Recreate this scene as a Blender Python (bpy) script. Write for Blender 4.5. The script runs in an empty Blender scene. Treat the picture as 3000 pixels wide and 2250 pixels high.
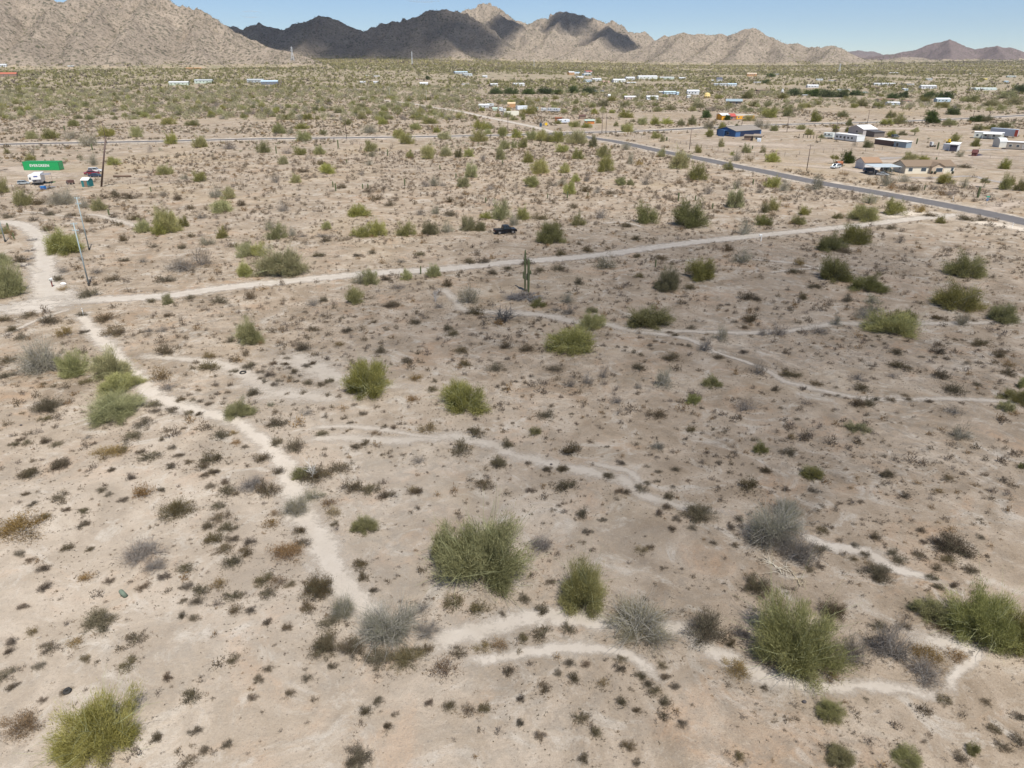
import bpy, math, random
import numpy as np
from mathutils import Vector, Matrix
R = math.radians
sc = bpy.context.scene
C = sc.collection
# ---------------------------------------------------------------- camera
CAMH = 35.0; F = 2085.0; PITCH = R(24.27)
cam = bpy.data.cameras.new('camera'); co = bpy.data.objects.new('camera', cam); C.objects.link(co)
co.location = (0, 0, CAMH); co.rotation_euler = (R(90) - PITCH, 0, 0)
cam.sensor_fit = 'HORIZONTAL'; cam.sensor_width = 36.0; cam.lens = 36.0 * F / 3000.0
cam.clip_start = 0.5; cam.clip_end = 60000
sc.camera = co
# ---------------------------------------------------------------- sky, sun, exposure
SUN_EL = R(60); SUN_AZ = math.atan2(0.42, -0.91)
SDIR = Vector((math.sin(SUN_AZ) * math.cos(SUN_EL), math.cos(SUN_AZ) * math.cos(SUN_EL), math.sin(SUN_EL)))
w = bpy.data.worlds.new('World'); sc.world = w; w.use_nodes = True
wn = w.node_tree; bg = wn.nodes['Background']
sk = wn.nodes.new('ShaderNodeTexSky'); sk.sky_type = 'NISHITA'; sk.sun_disc = False
sk.sun_elevation = SUN_EL; sk.sun_rotation = SUN_AZ; sk.altitude = 3500; sk.air_density = 1.0; sk.dust_density = 0.0; sk.ozone_density = 3.0
wn.links.new(sk.outputs[0], bg.inputs['Color']); bg.inputs['Strength'].default_value = 0.088
sl = bpy.data.lights.new('sun', 'SUN'); sl.energy = 4.9; sl.angle = R(0.53); sl.color = (1.0, 0.955, 0.875)
so = bpy.data.objects.new('sun', sl); C.objects.link(so)
so.rotation_euler = SDIR.to_track_quat('Z', 'Y').to_euler()
sc.view_settings.view_transform = 'Standard'; sc.view_settings.look = 'None'
sc.view_settings.exposure = 0.33; sc.view_settings.gamma = 1.0
sc.cycles.max_bounces = 6; sc.cycles.transparent_max_bounces = 12
sc.cycles.diffuse_bounces = 3; sc.cycles.volume_bounces = 0
rng = np.random.default_rng(7); random.seed(7)
# ---------------------------------------------------------------- numpy noise
def _hash(ix, iy, s):
    n = (ix.astype(np.int64) * 374761393 + iy.astype(np.int64) * 668265263 + s * 69069) & 0x7fffffff
    n = ((n ^ (n >> 13)) * 1274126177) & 0x7fffffff
    return ((n ^ (n >> 16)) & 0xffff) / 65535.0
def vnoise(x, y, s=0):
    ix = np.floor(x); iy = np.floor(y); fx = x - ix; fy = y - iy
    fx = fx * fx * (3 - 2 * fx); fy = fy * fy * (3 - 2 * fy)
    a = _hash(ix, iy, s); b = _hash(ix + 1, iy, s); c = _hash(ix, iy + 1, s); d = _hash(ix + 1, iy + 1, s)
    return (a * (1 - fx) + b * fx) * (1 - fy) + (c * (1 - fx) + d * fx) * fy
def fbm(x, y, o=4, s=0, ridged=False):
    t = np.zeros_like(x, dtype=float); a = 0.5
    for i in range(o):
        n = vnoise(x, y, s + i * 17)
        if ridged: n = 1 - np.abs(2 * n - 1)
        t += a * n; a *= 0.5; x = x * 2.03 + 11.3; y = y * 2.03 - 7.1
    return t
def sstep(a, b, x):
    t = np.clip((x - a) / (b - a), 0, 1); return t * t * (3 - 2 * t)
# ---------------------------------------------------------------- terrain function
CP, SP = math.cos(PITCH), math.sin(PITCH)
def ray(px, py):
    u = (px - 1500) / F; v = -(py - 1125) / F
    d = np.array([u, CP + v * SP, -SP + v * CP]); return d
def sky_pt(px, py, dist):                      # a point of the skyline at a known distance
    d = ray(px, py); t = dist / math.hypot(d[0], d[1])
    return (d[0] * t, d[1] * t, CAMH + d[2] * t)
def base_h(x, y):
    d = np.hypot(x, y); pxx = np.where(y > 1, 1500 + F / CP * x / np.maximum(y, 1), np.where(x > 0, 4000, -1000))
    k = sstep(1100, 2000, pxx)
    zl = np.interp(d, [0, 700, 1000, 1350, 1700, 2300, 3000, 3600, 9000, 40000], [0, 0, 3, 10, 22, 35, 48, 58, 68, 70])
    zr = np.interp(d, [0, 700, 1200, 1700, 2600, 3500, 6000, 9000, 40000], [0, 0, 2.5, 8, 20, 31, 52, 60, 60])
    front = sstep(-200, 600, y)
    return (zl * (1 - k) + zr * k) * front
RID = [  # (width factor, [(px, py, distance) ...])
 (2.3, [(-900,-160,2900),(-400,-120,2600),(-60,-45,2400),(100,-15,2350),(175,3,2300),(250,8,2300),(330,-22,2350),(430,-6,2350),(480,24,2300),(575,62,2250),(640,104,2150),(690,134,2050),(785,140,1980),(820,160,1930),(850,186,1900)]),
 (1.5, [(175,3,2300),(130,70,2050),(60,140,1830)]), (1.5, [(-60,-45,2400),(-80,80,1950)]),
 (1.5, [(430,-6,2350),(390,70,2050),(330,150,1820)]), (1.4, [(575,62,2250),(560,120,2000),(600,172,1850)]), (1.4,[(330,-22,2350),(250,80,2000),(215,150,1820)]),
 (2.0, [(380,40,4200),(560,62,4000),(600,74,3800),(650,86,3700),(685,81,3650),(720,91,3650),(757,70,3650),(790,79,3600),(830,88,3600),(850,98,3600),(895,70,3550),(935,49,3500),(960,52,3500),(1000,66,3500),(1035,80,3500),(1068,92,3500),(1110,74,3500),(1155,65,3500),(1200,70,3500),(1230,48,3500),(1260,35,3500),(1310,32,3500),(1340,62,3500),(1390,100,3400),(1450,128,3300),(1525,146,3200)]),
 (1.4, [(935,49,3500),(900,110,3300),(870,158,3080)]), (1.4, [(1155,65,3500),(1120,120,3300),(1090,165,3080)]), (1.4,[(1260,35,3500),(1290,100,3250),(1360,165,3000)]), (1.4,[(757,70,3650),(740,120,3350)]),
 (2.0, [(1290,60,4500),(1335,47,4500),(1380,29,4450),(1410,26,4400),(1435,17,4400),(1470,42,4400),(1510,58,4400),(1550,70,4400),(1592,54,4350),(1620,54,4300),(1655,37,4300),(1700,46,4300),(1740,58,4300),(1765,66,4300),(1800,84,4350),(1830,100,4400),(1860,98,4500),(1880,112,4500),(1920,121,4500),(1960,125,4500)]),
 (1.4, [(1435,17,4400),(1480,60,4150),(1560,118,3750)]), (1.4, [(1655,37,4300),(1620,90,4000),(1590,140,3600)]), (1.5, [(1765,66,4300),(1790,90,4050),(1740,125,3750),(1690,150,3500)]), (1.3,[(1592,54,4350),(1560,100,4000)]),
 (2.0, [(1890,140,3700),(1935,124,3700),(1975,106,3700),(2000,100,3700),(2060,104,3700),(2110,104,3700),(2140,113,3700),(2170,96,3700),(2205,85,3700),(2235,96,3700),(2265,117,3700),(2310,127,3700),(2330,127,3700),(2370,138,3700),(2410,142,3650),(2432,134,3650),(2446,133,3650),(2465,148,3650),(2500,165,3600),(2540,178,3550)]),
 (1.4, [(2205,85,3700),(2180,130,3450),(2150,170,3200)]), (1.4, [(2265,117,3700),(2300,165,3300)]), (1.3, [(2000,100,3700),(1960,150,3300)]), (1.3, [(2110,104,3700),(2060,155,3300)]), (1.3, [(2446,133,3650),(2420,168,3300)]),
 (2.2, [(2490,190,4600),(2540,168,4600),(2600,158,4600),(2650,162,4550),(2740,175,4500)]),
 (2.0, [(2560,175,5600),(2640,152,5600),(2680,148,5600),(2720,131,5600),(2760,122,5600),(2780,118,5600),(2830,138,5600),(2870,142,5600),(2920,134,5600),(2955,137,5600),(3000,152,5600),(3080,168,5600),(3300,175,5600)]),
 (1.4, [(2780,118,5600),(2790,165,5000)]), (1.4, [(2920,134,5600),(2950,175,5000)]),
 (2.5, [(2350,180,7000),(2500,160,7000),(2560,162,7000),(2620,185,7000)]),
 (3.0, [(2400,180,9800),(2480,152,9800),(2512,146,9800),(2550,152,9800),(2575,163,9800),(2640,185,9800)]),
]
SEG = []
for wf, pts in RID:
    P3 = [sky_pt(*p) for p in pts]
    for a, b in zip(P3[:-1], P3[1:]): SEG.append((wf, a, b))
def mtn_h(x, y):
    x = np.asarray(x, float); y = np.asarray(y, float)
    b = base_h(x, y)
    wx = x + 90 * (fbm(x / 260, y / 260, 3, 5) - .45); wy = y + 90 * (fbm(x / 260, y / 260, 3, 9) - .45)
    best = np.zeros_like(x); eb = np.full_like(x, 999.)
    for wf, a, c in SEG:
        ha = a[2] - float(base_h(np.array(a[0]), np.array(a[1]))); hc = c[2] - float(base_h(np.array(c[0]), np.array(c[1])))
        dx, dy = c[0] - a[0], c[1] - a[1]; L2 = dx * dx + dy * dy + 1e-6
        W = max(ha, hc, 30) * wf + 40
        m = (x > min(a[0], c[0]) - W - 60) & (x < max(a[0], c[0]) + W + 60) & (y > min(a[1], c[1]) - W - 60) & (y < max(a[1], c[1]) + W + 60)
        if not m.any(): continue
        t = np.clip(((x[m] - a[0]) * dx + (y[m] - a[1]) * dy) / L2, 0, 1)
        ex = x[m] - a[0] - t * dx; ey = y[m] - a[1] - t * dy
        e1 = np.hypot(ex, ey)
        t2 = np.clip(((wx[m] - a[0]) * dx + (wy[m] - a[1]) * dy) / L2, 0, 1)
        e2 = np.hypot(wx[m] - a[0] - t2 * dx, wy[m] - a[1] - t2 * dy)
        e = e1 + (e2 - e1) * np.clip(e1 / 60, 0, 1)
        hq = np.maximum(ha + (hc - ha) * t, 4)
        v = hq * np.clip(1 - e / (hq * wf + 40), 0, 1) ** 1.25
        bm = best[m]; up = v > bm; em = eb[m]; em[up] = e1[up]; eb[m] = em; best[m] = np.maximum(bm, v)
    rn = (fbm(x / 170, y / 170, 5, 21, True) - 0.50) * np.clip(eb / 110, .12, 1)
    rn2 = fbm(x / 45, y / 45, 3, 41, True) - 0.5
    det = rn * 1.05 * np.clip(best, 0, 150) + rn2 * 0.26 * np.clip(best, 0, 90)
    return b + np.maximum(best + det, 0) * (best > 0.5), best
def P(px, py):                                 # where the sight line of a photo pixel meets the ground
    d = ray(px, py)
    t0 = CAMH / -d[2] if d[2] < 0 else 1e9
    if t0 * math.hypot(d[0], d[1]) < 690: return Vector((d[0] * t0, d[1] * t0, 0.0))
    s = np.geomspace(500, 9500, 3000) / math.hypot(d[0], d[1])
    x, y, z = d[0] * s, d[1] * s, CAMH + d[2] * s
    h, _ = mtn_h(x, y); k = np.argmax(z <= h)
    if z[k] > h[k]: k = len(s) - 1
    return Vector((x[k], y[k], h[k]))
def depth(v): return v.y * CP - (v.z - CAMH) * SP
def pxw(v): return depth(v) / F                # metres per photo pixel at a point
def hgt(v, pytop):                             # height over v that reaches the photo row pytop
    a = math.atan((pytop - 1125) / F) + PITCH
    return CAMH - math.hypot(v.y, 0) * math.tan(a) - v.z
# ---------------------------------------------------------------- helpers
def tag(o, label=None, cat=None, group=None, kind=None):
    if label: o['label'] = label
    if cat: o['category'] = cat
    if group: o['group'] = group
    if kind: o['kind'] = kind
    return o
def mesh_np(name, V, T, mats=(), fattr=None, fmat=None, smooth=False, quads=False):
    V = np.asarray(V, np.float32); T = np.asarray(T, np.int32); k = 4 if quads else 3
    me = bpy.data.meshes.new(name); me.vertices.add(len(V)); me.vertices.foreach_set('co', V.ravel())
    me.loops.add(T.size); me.loops.foreach_set('vertex_index', T.ravel())
    me.polygons.add(len(T)); me.polygons.foreach_set('loop_start', np.arange(0, T.size, k, dtype=np.int32))
    me.polygons.foreach_set('loop_total', np.full(len(T), k, np.int32))
    if fmat is not None: me.polygons.foreach_set('material_index', np.asarray(fmat, np.int32))
    me.polygons.foreach_set('use_smooth', np.full(len(T), smooth, bool))
    for m in mats: me.materials.append(m)
    if fattr is not None:
        for nm, arr in fattr.items():
            a = me.attributes.new(nm, 'FLOAT', 'FACE'); a.data.foreach_set('value', np.asarray(arr, np.float32))
    me.update(calc_edges=True); return me
def link(name, me, parent=None, loc=None):
    o = bpy.data.objects.new(name, me); C.objects.link(o)
    if parent: o.parent = parent
    if loc is not None: o.location = loc
    return o
def empty(name, loc, rz=0):
    o = bpy.data.objects.new(name, None); C.objects.link(o); o.location = loc; o.rotation_euler = (0, 0, rz)
    o.empty_display_size = 0.3; return o
class MB:
    def __init__(s): s.v = []; s.f = []
    def add(s, V, Fc):
        n = len(s.v); s.v += [tuple(p) for p in V]; s.f += [tuple(i + n for i in f) for f in Fc]
    def box(s, x0, x1, y0, y1, z0, z1):
        s.add([(x0,y0,z0),(x1,y0,z0),(x1,y1,z0),(x0,y1,z0),(x0,y0,z1),(x1,y0,z1),(x1,y1,z1),(x0,y1,z1)],
              [(3,2,1,0),(4,5,6,7),(0,1,5,4),(1,2,6,5),(2,3,7,6),(3,0,4,7)]); return s
    def prism(s, prof, a0, a1, axis='y'):      # profile in (x,z) drawn along y, or in (y,z) along x
        n = len(prof)
        V = [((p[0], a, p[1]) if axis == 'y' else (a, p[0], p[1])) for a in (a0, a1) for p in prof]
        Fc = [tuple(range(n)), tuple(range(2 * n - 1, n - 1, -1))] + [(i, (i + 1) % n + 0, (i + 1) % n + n, i + n)[::-1] for i in range(n)]
        s.add(V, Fc); return s
    def tube(s, p0, p1, r0, r1=None, n=8):
        r1 = r0 if r1 is None else r1; p0 = Vector(p0); p1 = Vector(p1); d = (p1 - p0).normalized()
        u = d.orthogonal().normalized(); w_ = d.cross(u)
        V = [p + (u * math.cos(2 * math.pi * i / n) + w_ * math.sin(2 * math.pi * i / n)) * r for p, r in ((p0, r0), (p1, r1)) for i in range(n)]
        s.add(V, [(i, (i + 1) % n, (i + 1) % n + n, i + n) for i in range(n)] + [tuple(range(n - 1, -1, -1)), tuple(range(n, 2 * n))]); return s
    def ball(s, c, r, sx=1, sy=1, sz=1, n=10, m=6):
        V = [(c[0] + r * sx * math.sin(math.pi * j / m) * math.cos(2 * math.pi * i / n), c[1] + r * sy * math.sin(math.pi * j / m) * math.sin(2 * math.pi * i / n), c[2] + r * sz * math.cos(math.pi * j / m)) for j in range(m + 1) for i in range(n)]
        s.add(V, [(j * n + i, (j + 1) * n + i, (j + 1) * n + (i + 1) % n, j * n + (i + 1) % n) for j in range(m) for i in range(n)]); return s
    def build(s, name, m, parent=None, smooth=False, bevel=0):
        me = bpy.data.meshes.new(name); me.from_pydata([tuple(p) for p in s.v], [], s.f); me.validate()
        if smooth:
            for p in me.polygons: p.use_smooth = True
        me.materials.append(m); o = link(name, me, parent)
        if bevel:
            b = o.modifiers.new('bevel', 'BEVEL'); b.width = bevel; b.segments = 2; b.limit_method = 'ANGLE'
        return o
# ---------------------------------------------------------------- materials
def nodes(name):
    m = bpy.data.materials.new(name); m.use_nodes = True; return m, m.node_tree, m.node_tree.nodes['Principled BSDF']
def N(nt, t, **kw):
    n = nt.nodes.new(t)
    for k, v in kw.items():
        if k in n.inputs: n.inputs[k].default_value = v
        else: setattr(n, k, v)
    return n
def noise(nt, vec, scale, detail=4, rough=.55, dist=0):
    n = N(nt, 'ShaderNodeTexNoise', Scale=scale, Detail=detail, Roughness=rough, Distortion=dist); nt.links.new(vec, n.inputs['Vector']); return n.outputs['Fac']
def ramp(nt, fac, stops):
    r = nt.nodes.new('ShaderNodeValToRGB'); nt.links.new(fac, r.inputs[0]); e = r.color_ramp.elements
    while len(e) < len(stops): e.new(0.5)
    for i, (p, c) in enumerate(stops): e[i].position = p; e[i].color = (c if len(c) == 4 else (*c, 1)) if hasattr(c, '__len__') else (c, c, c, 1)
    return r.outputs[0]
def mix(nt, fac, a, b, mode='MIX'):
    n = nt.nodes.new('ShaderNodeMix'); n.data_type = 'RGBA'; n.blend_type = mode
    for s, v in ((n.inputs[0], fac), (n.inputs[6], a), (n.inputs[7], b)):
        if isinstance(v, (int, float)): s.default_value = v
        elif isinstance(v, tuple): s.default_value = (*v, 1)
        else: nt.links.new(v, s)
    return n.outputs[2]
def math_(nt, op, a, b=None, clamp=False):
    n = nt.nodes.new('ShaderNodeMath'); n.operation = op; n.use_clamp = clamp
    for i, v in enumerate((a, b)):
        if v is None: continue
        if isinstance(v, (int, float)): n.inputs[i].default_value = v
        else: nt.links.new(v, n.inputs[i])
    return n.outputs[0]
def geo_pos(nt): return nt.nodes.new('ShaderNodeNewGeometry').outputs['Position']
_mc = {}
def paint(col, rough=.55, metal=0, dirt=.25, name='paint'):
    k = (tuple(col), rough, metal, dirt)
    if k in _mc: return _mc[k]
    m, nt, b = nodes(name); tc = nt.nodes.new('ShaderNodeTexCoord').outputs['Object']
    n1 = noise(nt, tc, 1.3, 5, .65); n2 = noise(nt, tc, 9, 3)
    f = math_(nt, 'MULTIPLY', ramp(nt, n1, [(.4, 0.0), (.75, 1.0)]), dirt)
    c = mix(nt, f, tuple(col), tuple(x * .6 + .4 * d for x, d in zip(col, (.30, .24, .17))))
    c = mix(nt, math_(nt, 'MULTIPLY', n2, .18), c, tuple(x * .7 for x in col))
    nt.links.new(c, b.inputs['Base Color']); b.inputs['Roughness'].default_value = rough; b.inputs['Metallic'].default_value = metal
    _mc[k] = m; return m
GLASS = paint((.03, .045, .06), .12, 0, .1, 'window_glass')
RUBBER = paint((.02, .02, .02), .8, 0, .3, 'rubber')
WOODM = paint((.10, .065, .045), .85, 0, .3, 'old_wood')
def ground_color(nt, pos, near=True):
    big = noise(nt, pos, .035, 5, .6, .6); mid = noise(nt, pos, .16, 6, .65, .8); sm = noise(nt, pos, .9, 6, .7, .4); fine = noise(nt, pos, 4.5, 4, .75); grit = noise(nt, pos, 14, 3, .8)
    base = ramp(nt, mid, [(.30, (.205, .156, .108)), (.44, (.308, .243, .176)), (.56, (.405, .328, .250)), (.70, (.51, .436, .352))])
    orange = (.45, .295, .185); pale = (.56, .52, .46); grey = (.225, .195, .158)
    c = mix(nt, math_(nt, 'MULTIPLY', ramp(nt, noise(nt, pos, .11, 5, .7, 1.2), [(.53, 0.0), (.66, 1.0)]), .5), base, orange)
    c = mix(nt, math_(nt, 'MULTIPLY', ramp(nt, noise(nt, pos, .23, 6, .72, 1.5), [(.52, 0.0), (.66, 1.0)]), .62), c, pale)
    sp = math_(nt, 'MULTIPLY', ramp(nt, big, [(.38, .1), (.58, 1.25)]), ramp(nt, sm, [(.46, 0.0), (.62, .9)]))
    c = mix(nt, math_(nt, 'MULTIPLY', sp, .62), c, grey)
    st = math_(nt, 'MULTIPLY', ramp(nt, fine, [(.55, 0.0), (.64, 1.0)]), ramp(nt, noise(nt, pos, .30, 4, .6, .5), [(.36, .4), (.56, 1.0)]))
    c = mix(nt, math_(nt, 'MULTIPLY', st, .6), c, (.15, .12, .092))
    for vs, amt, sz in ((1.7, .75, .16), (3.9, .6, .2), (8.0, .5, .22)):
        vo = nt.nodes.new('ShaderNodeTexVoronoi'); vo.inputs['Scale'].default_value = vs; nt.links.new(pos, vo.inputs['Vector'])
        dd = math_(nt, 'MULTIPLY', ramp(nt, vo.outputs['Distance'], [(sz * .5, 1.0), (sz, 0.0)]), ramp(nt, noise(nt, pos, .5 + vs * .1, 4, .65), [(.40, 0.05), (.56, amt)]))
        c = mix(nt, dd, c, (.12, .10, .078))
    c = mix(nt, math_(nt, 'MULTIPLY', ramp(nt, grit, [(.42, 0.0), (.62, 1.0)]), .42), c, (.16, .125, .095))
    c = mix(nt, math_(nt, 'MULTIPLY', ramp(nt, noise(nt, pos, 7, 4, .8), [(.56, 0.0), (.66, 1.0)]), .35), c, (.60, .54, .45))
    return c, sm, fine
def mat_ground():
    m, nt, b = nodes('desert_ground'); pos = geo_pos(nt)
    c, sm, fine = ground_color(nt, pos)
    dv = nt.nodes.new('ShaderNodeVectorMath'); dv.operation = 'DISTANCE'; nt.links.new(pos, dv.inputs[0]); dv.inputs[1].default_value = (-26, 44, 0)
    cr = ramp(nt, math_(nt, 'ADD', math_(nt, 'DIVIDE', dv.outputs['Value'], 60.0), math_(nt, 'MULTIPLY', math_(nt, 'SUBTRACT', noise(nt, pos, .08, 5, .65), .5), 1.2)), [(.25, 1.0), (.75, 0.0)])
    c = mix(nt, math_(nt, 'MULTIPLY', cr, .24), c, (.57, .515, .45))
    # dry annual grass tint in the far lots, thin everywhere
    c = mix(nt, math_(nt, 'MULTIPLY', ramp(nt, noise(nt, pos, .012, 4, .6, .5), [(.52, 0.0), (.68, 1.0)]), .35), c, (.40, .31, .19))
    sep = nt.nodes.new('ShaderNodeVectorMath'); sep.operation = 'LENGTH'; nt.links.new(pos, sep.inputs[0])
    far = ramp(nt, math_(nt, 'DIVIDE', sep.outputs['Value'], 4000.0), [(.14, 0.0), (.40, 1.0)])
    fc = mix(nt, ramp(nt, noise(nt, pos, .05, 5, .7), [(.42, 0.0), (.62, 1.0)]), (.36, .29, .21), (.19, .18, .11))
    c = mix(nt, math_(nt, 'MULTIPLY', far, .8), c, fc)
    nt.links.new(c, b.inputs['Base Color']); b.inputs['Roughness'].default_value = .95; b.inputs['Specular IOR Level'].default_value = .15
    bp = nt.nodes.new('ShaderNodeBump'); bp.inputs['Strength'].default_value = .75; bp.inputs['Distance'].default_value = .16
    h = math_(nt, 'ADD', sm, math_(nt, 'MULTIPLY', fine, .35)); nt.links.new(h, bp.inputs['Height']); nt.links.new(bp.outputs[0], b.inputs['Normal'])
    return m
def mat_path(name, ca, cb, soft=.5, nscale=1.1, tracks=False, stre=.9):
    m, nt, b = nodes(name); pos = geo_pos(nt)
    n1 = noise(nt, pos, .5, 5, .6, .4); n2 = noise(nt, pos, 4, 4, .7)
    c = mix(nt, ramp(nt, n1, [(.35, 0.0), (.65, 1.0)]), ca, cb); c = mix(nt, math_(nt, 'MULTIPLY', ramp(nt, n2, [(.5, 0.0), (.75, 1.0)]), .35), c, tuple(x * .62 for x in ca))
    e = nt.nodes.new('ShaderNodeAttribute'); e.attribute_name = 'e'; ef = e.outputs['Fac']
    if tracks:
        tr = ramp(nt, ef, [(.0, 1.0), (.28, .6), (.42, 0.0), (.6, 0.0), (.75, .7)])
        c = mix(nt, math_(nt, 'MULTIPLY', tr, .35), c, tuple(x * .72 for x in ca))
    nt.links.new(c, b.inputs['Base Color']); b.inputs['Roughness'].default_value = .95; b.inputs['Specular IOR Level'].default_value = .15
    edge = math_(nt, 'ADD', ef, math_(nt, 'ADD', math_(nt, 'MULTIPLY', math_(nt, 'SUBTRACT', noise(nt, pos, nscale, 6, .7, .3), .5), 1.7), math_(nt, 'MULTIPLY', math_(nt, 'SUBTRACT', noise(nt, pos, nscale * 5, 4, .7), .5), .9)))
    a = ramp(nt, edge, [(max(0, .78 - soft), stre), (.92, 0.0)])
    nt.links.new(a, b.inputs['Alpha']); return m
def mat_asphalt():
    m, nt, b = nodes('asphalt'); pos = geo_pos(nt)
    e = nt.nodes.new('ShaderNodeAttribute'); e.attribute_name = 'e'
    c = mix(nt, ramp(nt, noise(nt, pos, .35, 5, .6), [(.3, 0.0), (.7, 1.0)]), (.105, .098, .10), (.15, .14, .138))
    c = mix(nt, math_(nt, 'MULTIPLY', noise(nt, pos, 6, 3), .3), c, (.09, .085, .085))
    c = mix(nt, ramp(nt, math_(nt, 'ADD', e.outputs['Fac'], math_(nt, 'MULTIPLY', math_(nt, 'SUBTRACT', noise(nt, pos, .8, 4), .5), .5)), [(.82, 0.0), (1.0, .9)]), c, (.36, .31, .26))
    nt.links.new(c, b.inputs['Base Color']); b.inputs['Roughness'].default_value = .9; return m
def mat_leaf(name, ca, cb, var=.22, trans=.25):
    m, nt, b = nodes(name); a = nt.nodes.new('ShaderNodeAttribute'); a.attribute_name = 'v'
    oi = nt.nodes.new('ShaderNodeObjectInfo')
    c = mix(nt, a.outputs['Fac'], ca, cb)
    hs = nt.nodes.new('ShaderNodeHueSaturation'); nt.links.new(c, hs.inputs['Color'])
    r = oi.outputs['Random']
    nt.links.new(math_(nt, 'ADD', math_(nt, 'MULTIPLY', r, .03), .482), hs.inputs['Hue'])
    nt.links.new(math_(nt, 'ADD', math_(nt, 'MULTIPLY', math_(nt, 'FRACT', math_(nt, 'MULTIPLY', r, 7.3)), var * 2), 1 - var), hs.inputs['Value'])
    nt.links.new(math_(nt, 'ADD', math_(nt, 'MULTIPLY', math_(nt, 'FRACT', math_(nt, 'MULTIPLY', r, 13.7)), .4), .75), hs.inputs['Saturation'])
    d = nt.nodes.new('ShaderNodeBsdfDiffuse'); t = nt.nodes.new('ShaderNodeBsdfTranslucent'); mx = nt.nodes.new('ShaderNodeMixShader'); mx.inputs[0].default_value = trans
    nt.links.new(hs.outputs[0], d.inputs[0]); nt.links.new(hs.outputs[0], t.inputs[0]); nt.links.new(d.outputs[0], mx.inputs[1]); nt.links.new(t.outputs[0], mx.inputs[2])
    nt.links.new(mx.outputs[0], nt.nodes['Material Output'].inputs['Surface']); nt.nodes.remove(b); return m
LEAF = {
 'p': mat_leaf('palo_verde_foliage', (.205, .203, .070), (.465, .445, .195)),
 'q': mat_leaf('olive_foliage', (.145, .140, .048), (.35, .335, .140)),
 'f': mat_leaf('far_olive_foliage', (.22, .205, .105), (.44, .415, .225)),
 'g': mat_leaf('grey_green_foliage', (.19, .175, .115), (.38, .355, .245)),
 'd': mat_leaf('bare_grey_twigs', (.145, .118, .09), (.315, .27, .215)),
 'c': mat_leaf('creosote_foliage', (.085, .068, .040), (.23, .185, .115)),
 'b': mat_leaf('dry_golden_brush', (.15, .098, .042), (.34, .245, .115)),
 't': mat_leaf('bursage_foliage', (.105, .082, .055), (.25, .205, .145), .3),
 'n': mat_leaf('dark_green_foliage', (.06, .085, .028), (.14, .175, .065)),
}
LEAF['u'] = LEAF['p']
BARK = {'u': paint((.26, .26, .15), .8, 0, .2, 'green_bark'), 'p': paint((.30, .31, .16), .8, 0, .2, 'green_bark'), 'q': paint((.19, .18, .11), .8, 0, .2, 'olive_bark'), 'g': paint((.33, .31, .27), .85, 0, .2, 'grey_bark'),
        'd': paint((.27, .25, .23), .85, 0, .2, 'dead_bark'), 'n': paint((.12, .09, .06), .85, 0, .2, 'brown_bark')}
for k in 'cbt': BARK[k] = BARK['q'] if k == 'c' else BARK['d']
# ---------------------------------------------------------------- ground and mountains: one polar sheet, split where the slopes rise
def build_terrain():
    th = np.concatenate([np.radians(np.linspace(-46, 46, 1080)), np.radians(np.linspace(46, 314, 58)[1:-1])])
    rr = np.concatenate([[4, 30, 80, 160, 260, 380, 520], np.geomspace(700, 10500, 560), [16000, 40000]])
    TH, RR = np.meshgrid(th, rr); X = RR * np.sin(TH); Y = RR * np.cos(TH)
    Z, MH = mtn_h(X.ravel(), Y.ravel()); Z = Z.reshape(X.shape); MH = MH.reshape(X.shape)
    und = (fbm(X.ravel() / 120, Y.ravel() / 120, 3, 77).reshape(X.shape) - .45) * 3.0 * sstep(900, 1500, RR)
    Z = Z + und * (MH < 1)
    nr, nc = X.shape; idx = np.arange(nr * nc).reshape(nr, nc); nx = np.roll(idx, -1, 1)
    Q = np.stack([idx[:-1], idx[1:], nx[1:], nx[:-1]], -1).reshape(-1, 4)
    Q = Q[:, ::-1]
    top = (MH.ravel()[Q].min(1) > 5.0)
    V = np.stack([X.ravel(), Y.ravel(), Z.ravel()], 1)
    V = np.vstack([V, [[0, 0, 0]]]); cfan = np.stack([np.full(nc, len(V) - 1), nx[0], idx[0]], 1)
    def sub(mask, name, mat, extra=None):
        q = Q[mask]; used = np.unique(q); mp = np.zeros(len(V), np.int64); mp[used] = np.arange(len(used))
        me = mesh_np(name, V[used], mp[q], [mat], smooth=True, quads=True); o = link(name, me); tag(o, kind='structure'); return o
    g = sub(~top, 'ground', mat_ground())
    # centre cap under the camera
    cen = MB(); n = 48; cen.add([(0, 0, 0)] + [(4 * math.sin(2 * math.pi * i / n), 4 * math.cos(2 * math.pi * i / n), 0) for i in range(n)], [(0, (i + 1) % n + 1, i + 1) for i in range(n)])
    q = V[Q[top]].mean(1); px = 1500 + F / CP * q[:, 0] / np.maximum(q[:, 1], 1); dd = np.hypot(q[:, 0], q[:, 1])
    left = (dd < 2950) & (px < 1000); right = (dd > 4530) & (px > 2440)
    tl = np.zeros(len(Q), bool); tl[np.where(top)[0][left]] = True
    tr = np.zeros(len(Q), bool); tr[np.where(top)[0][right & ~left]] = True
    mm = mat_mountain((.375, .308, .245)); mr = mat_mountain((.23, .178, .172))
    sub(tl, 'near_mountain', mm); sub(top & ~tl & ~tr, 'mountain_range', mm); sub(tr, 'far_mountain', mr)
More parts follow.
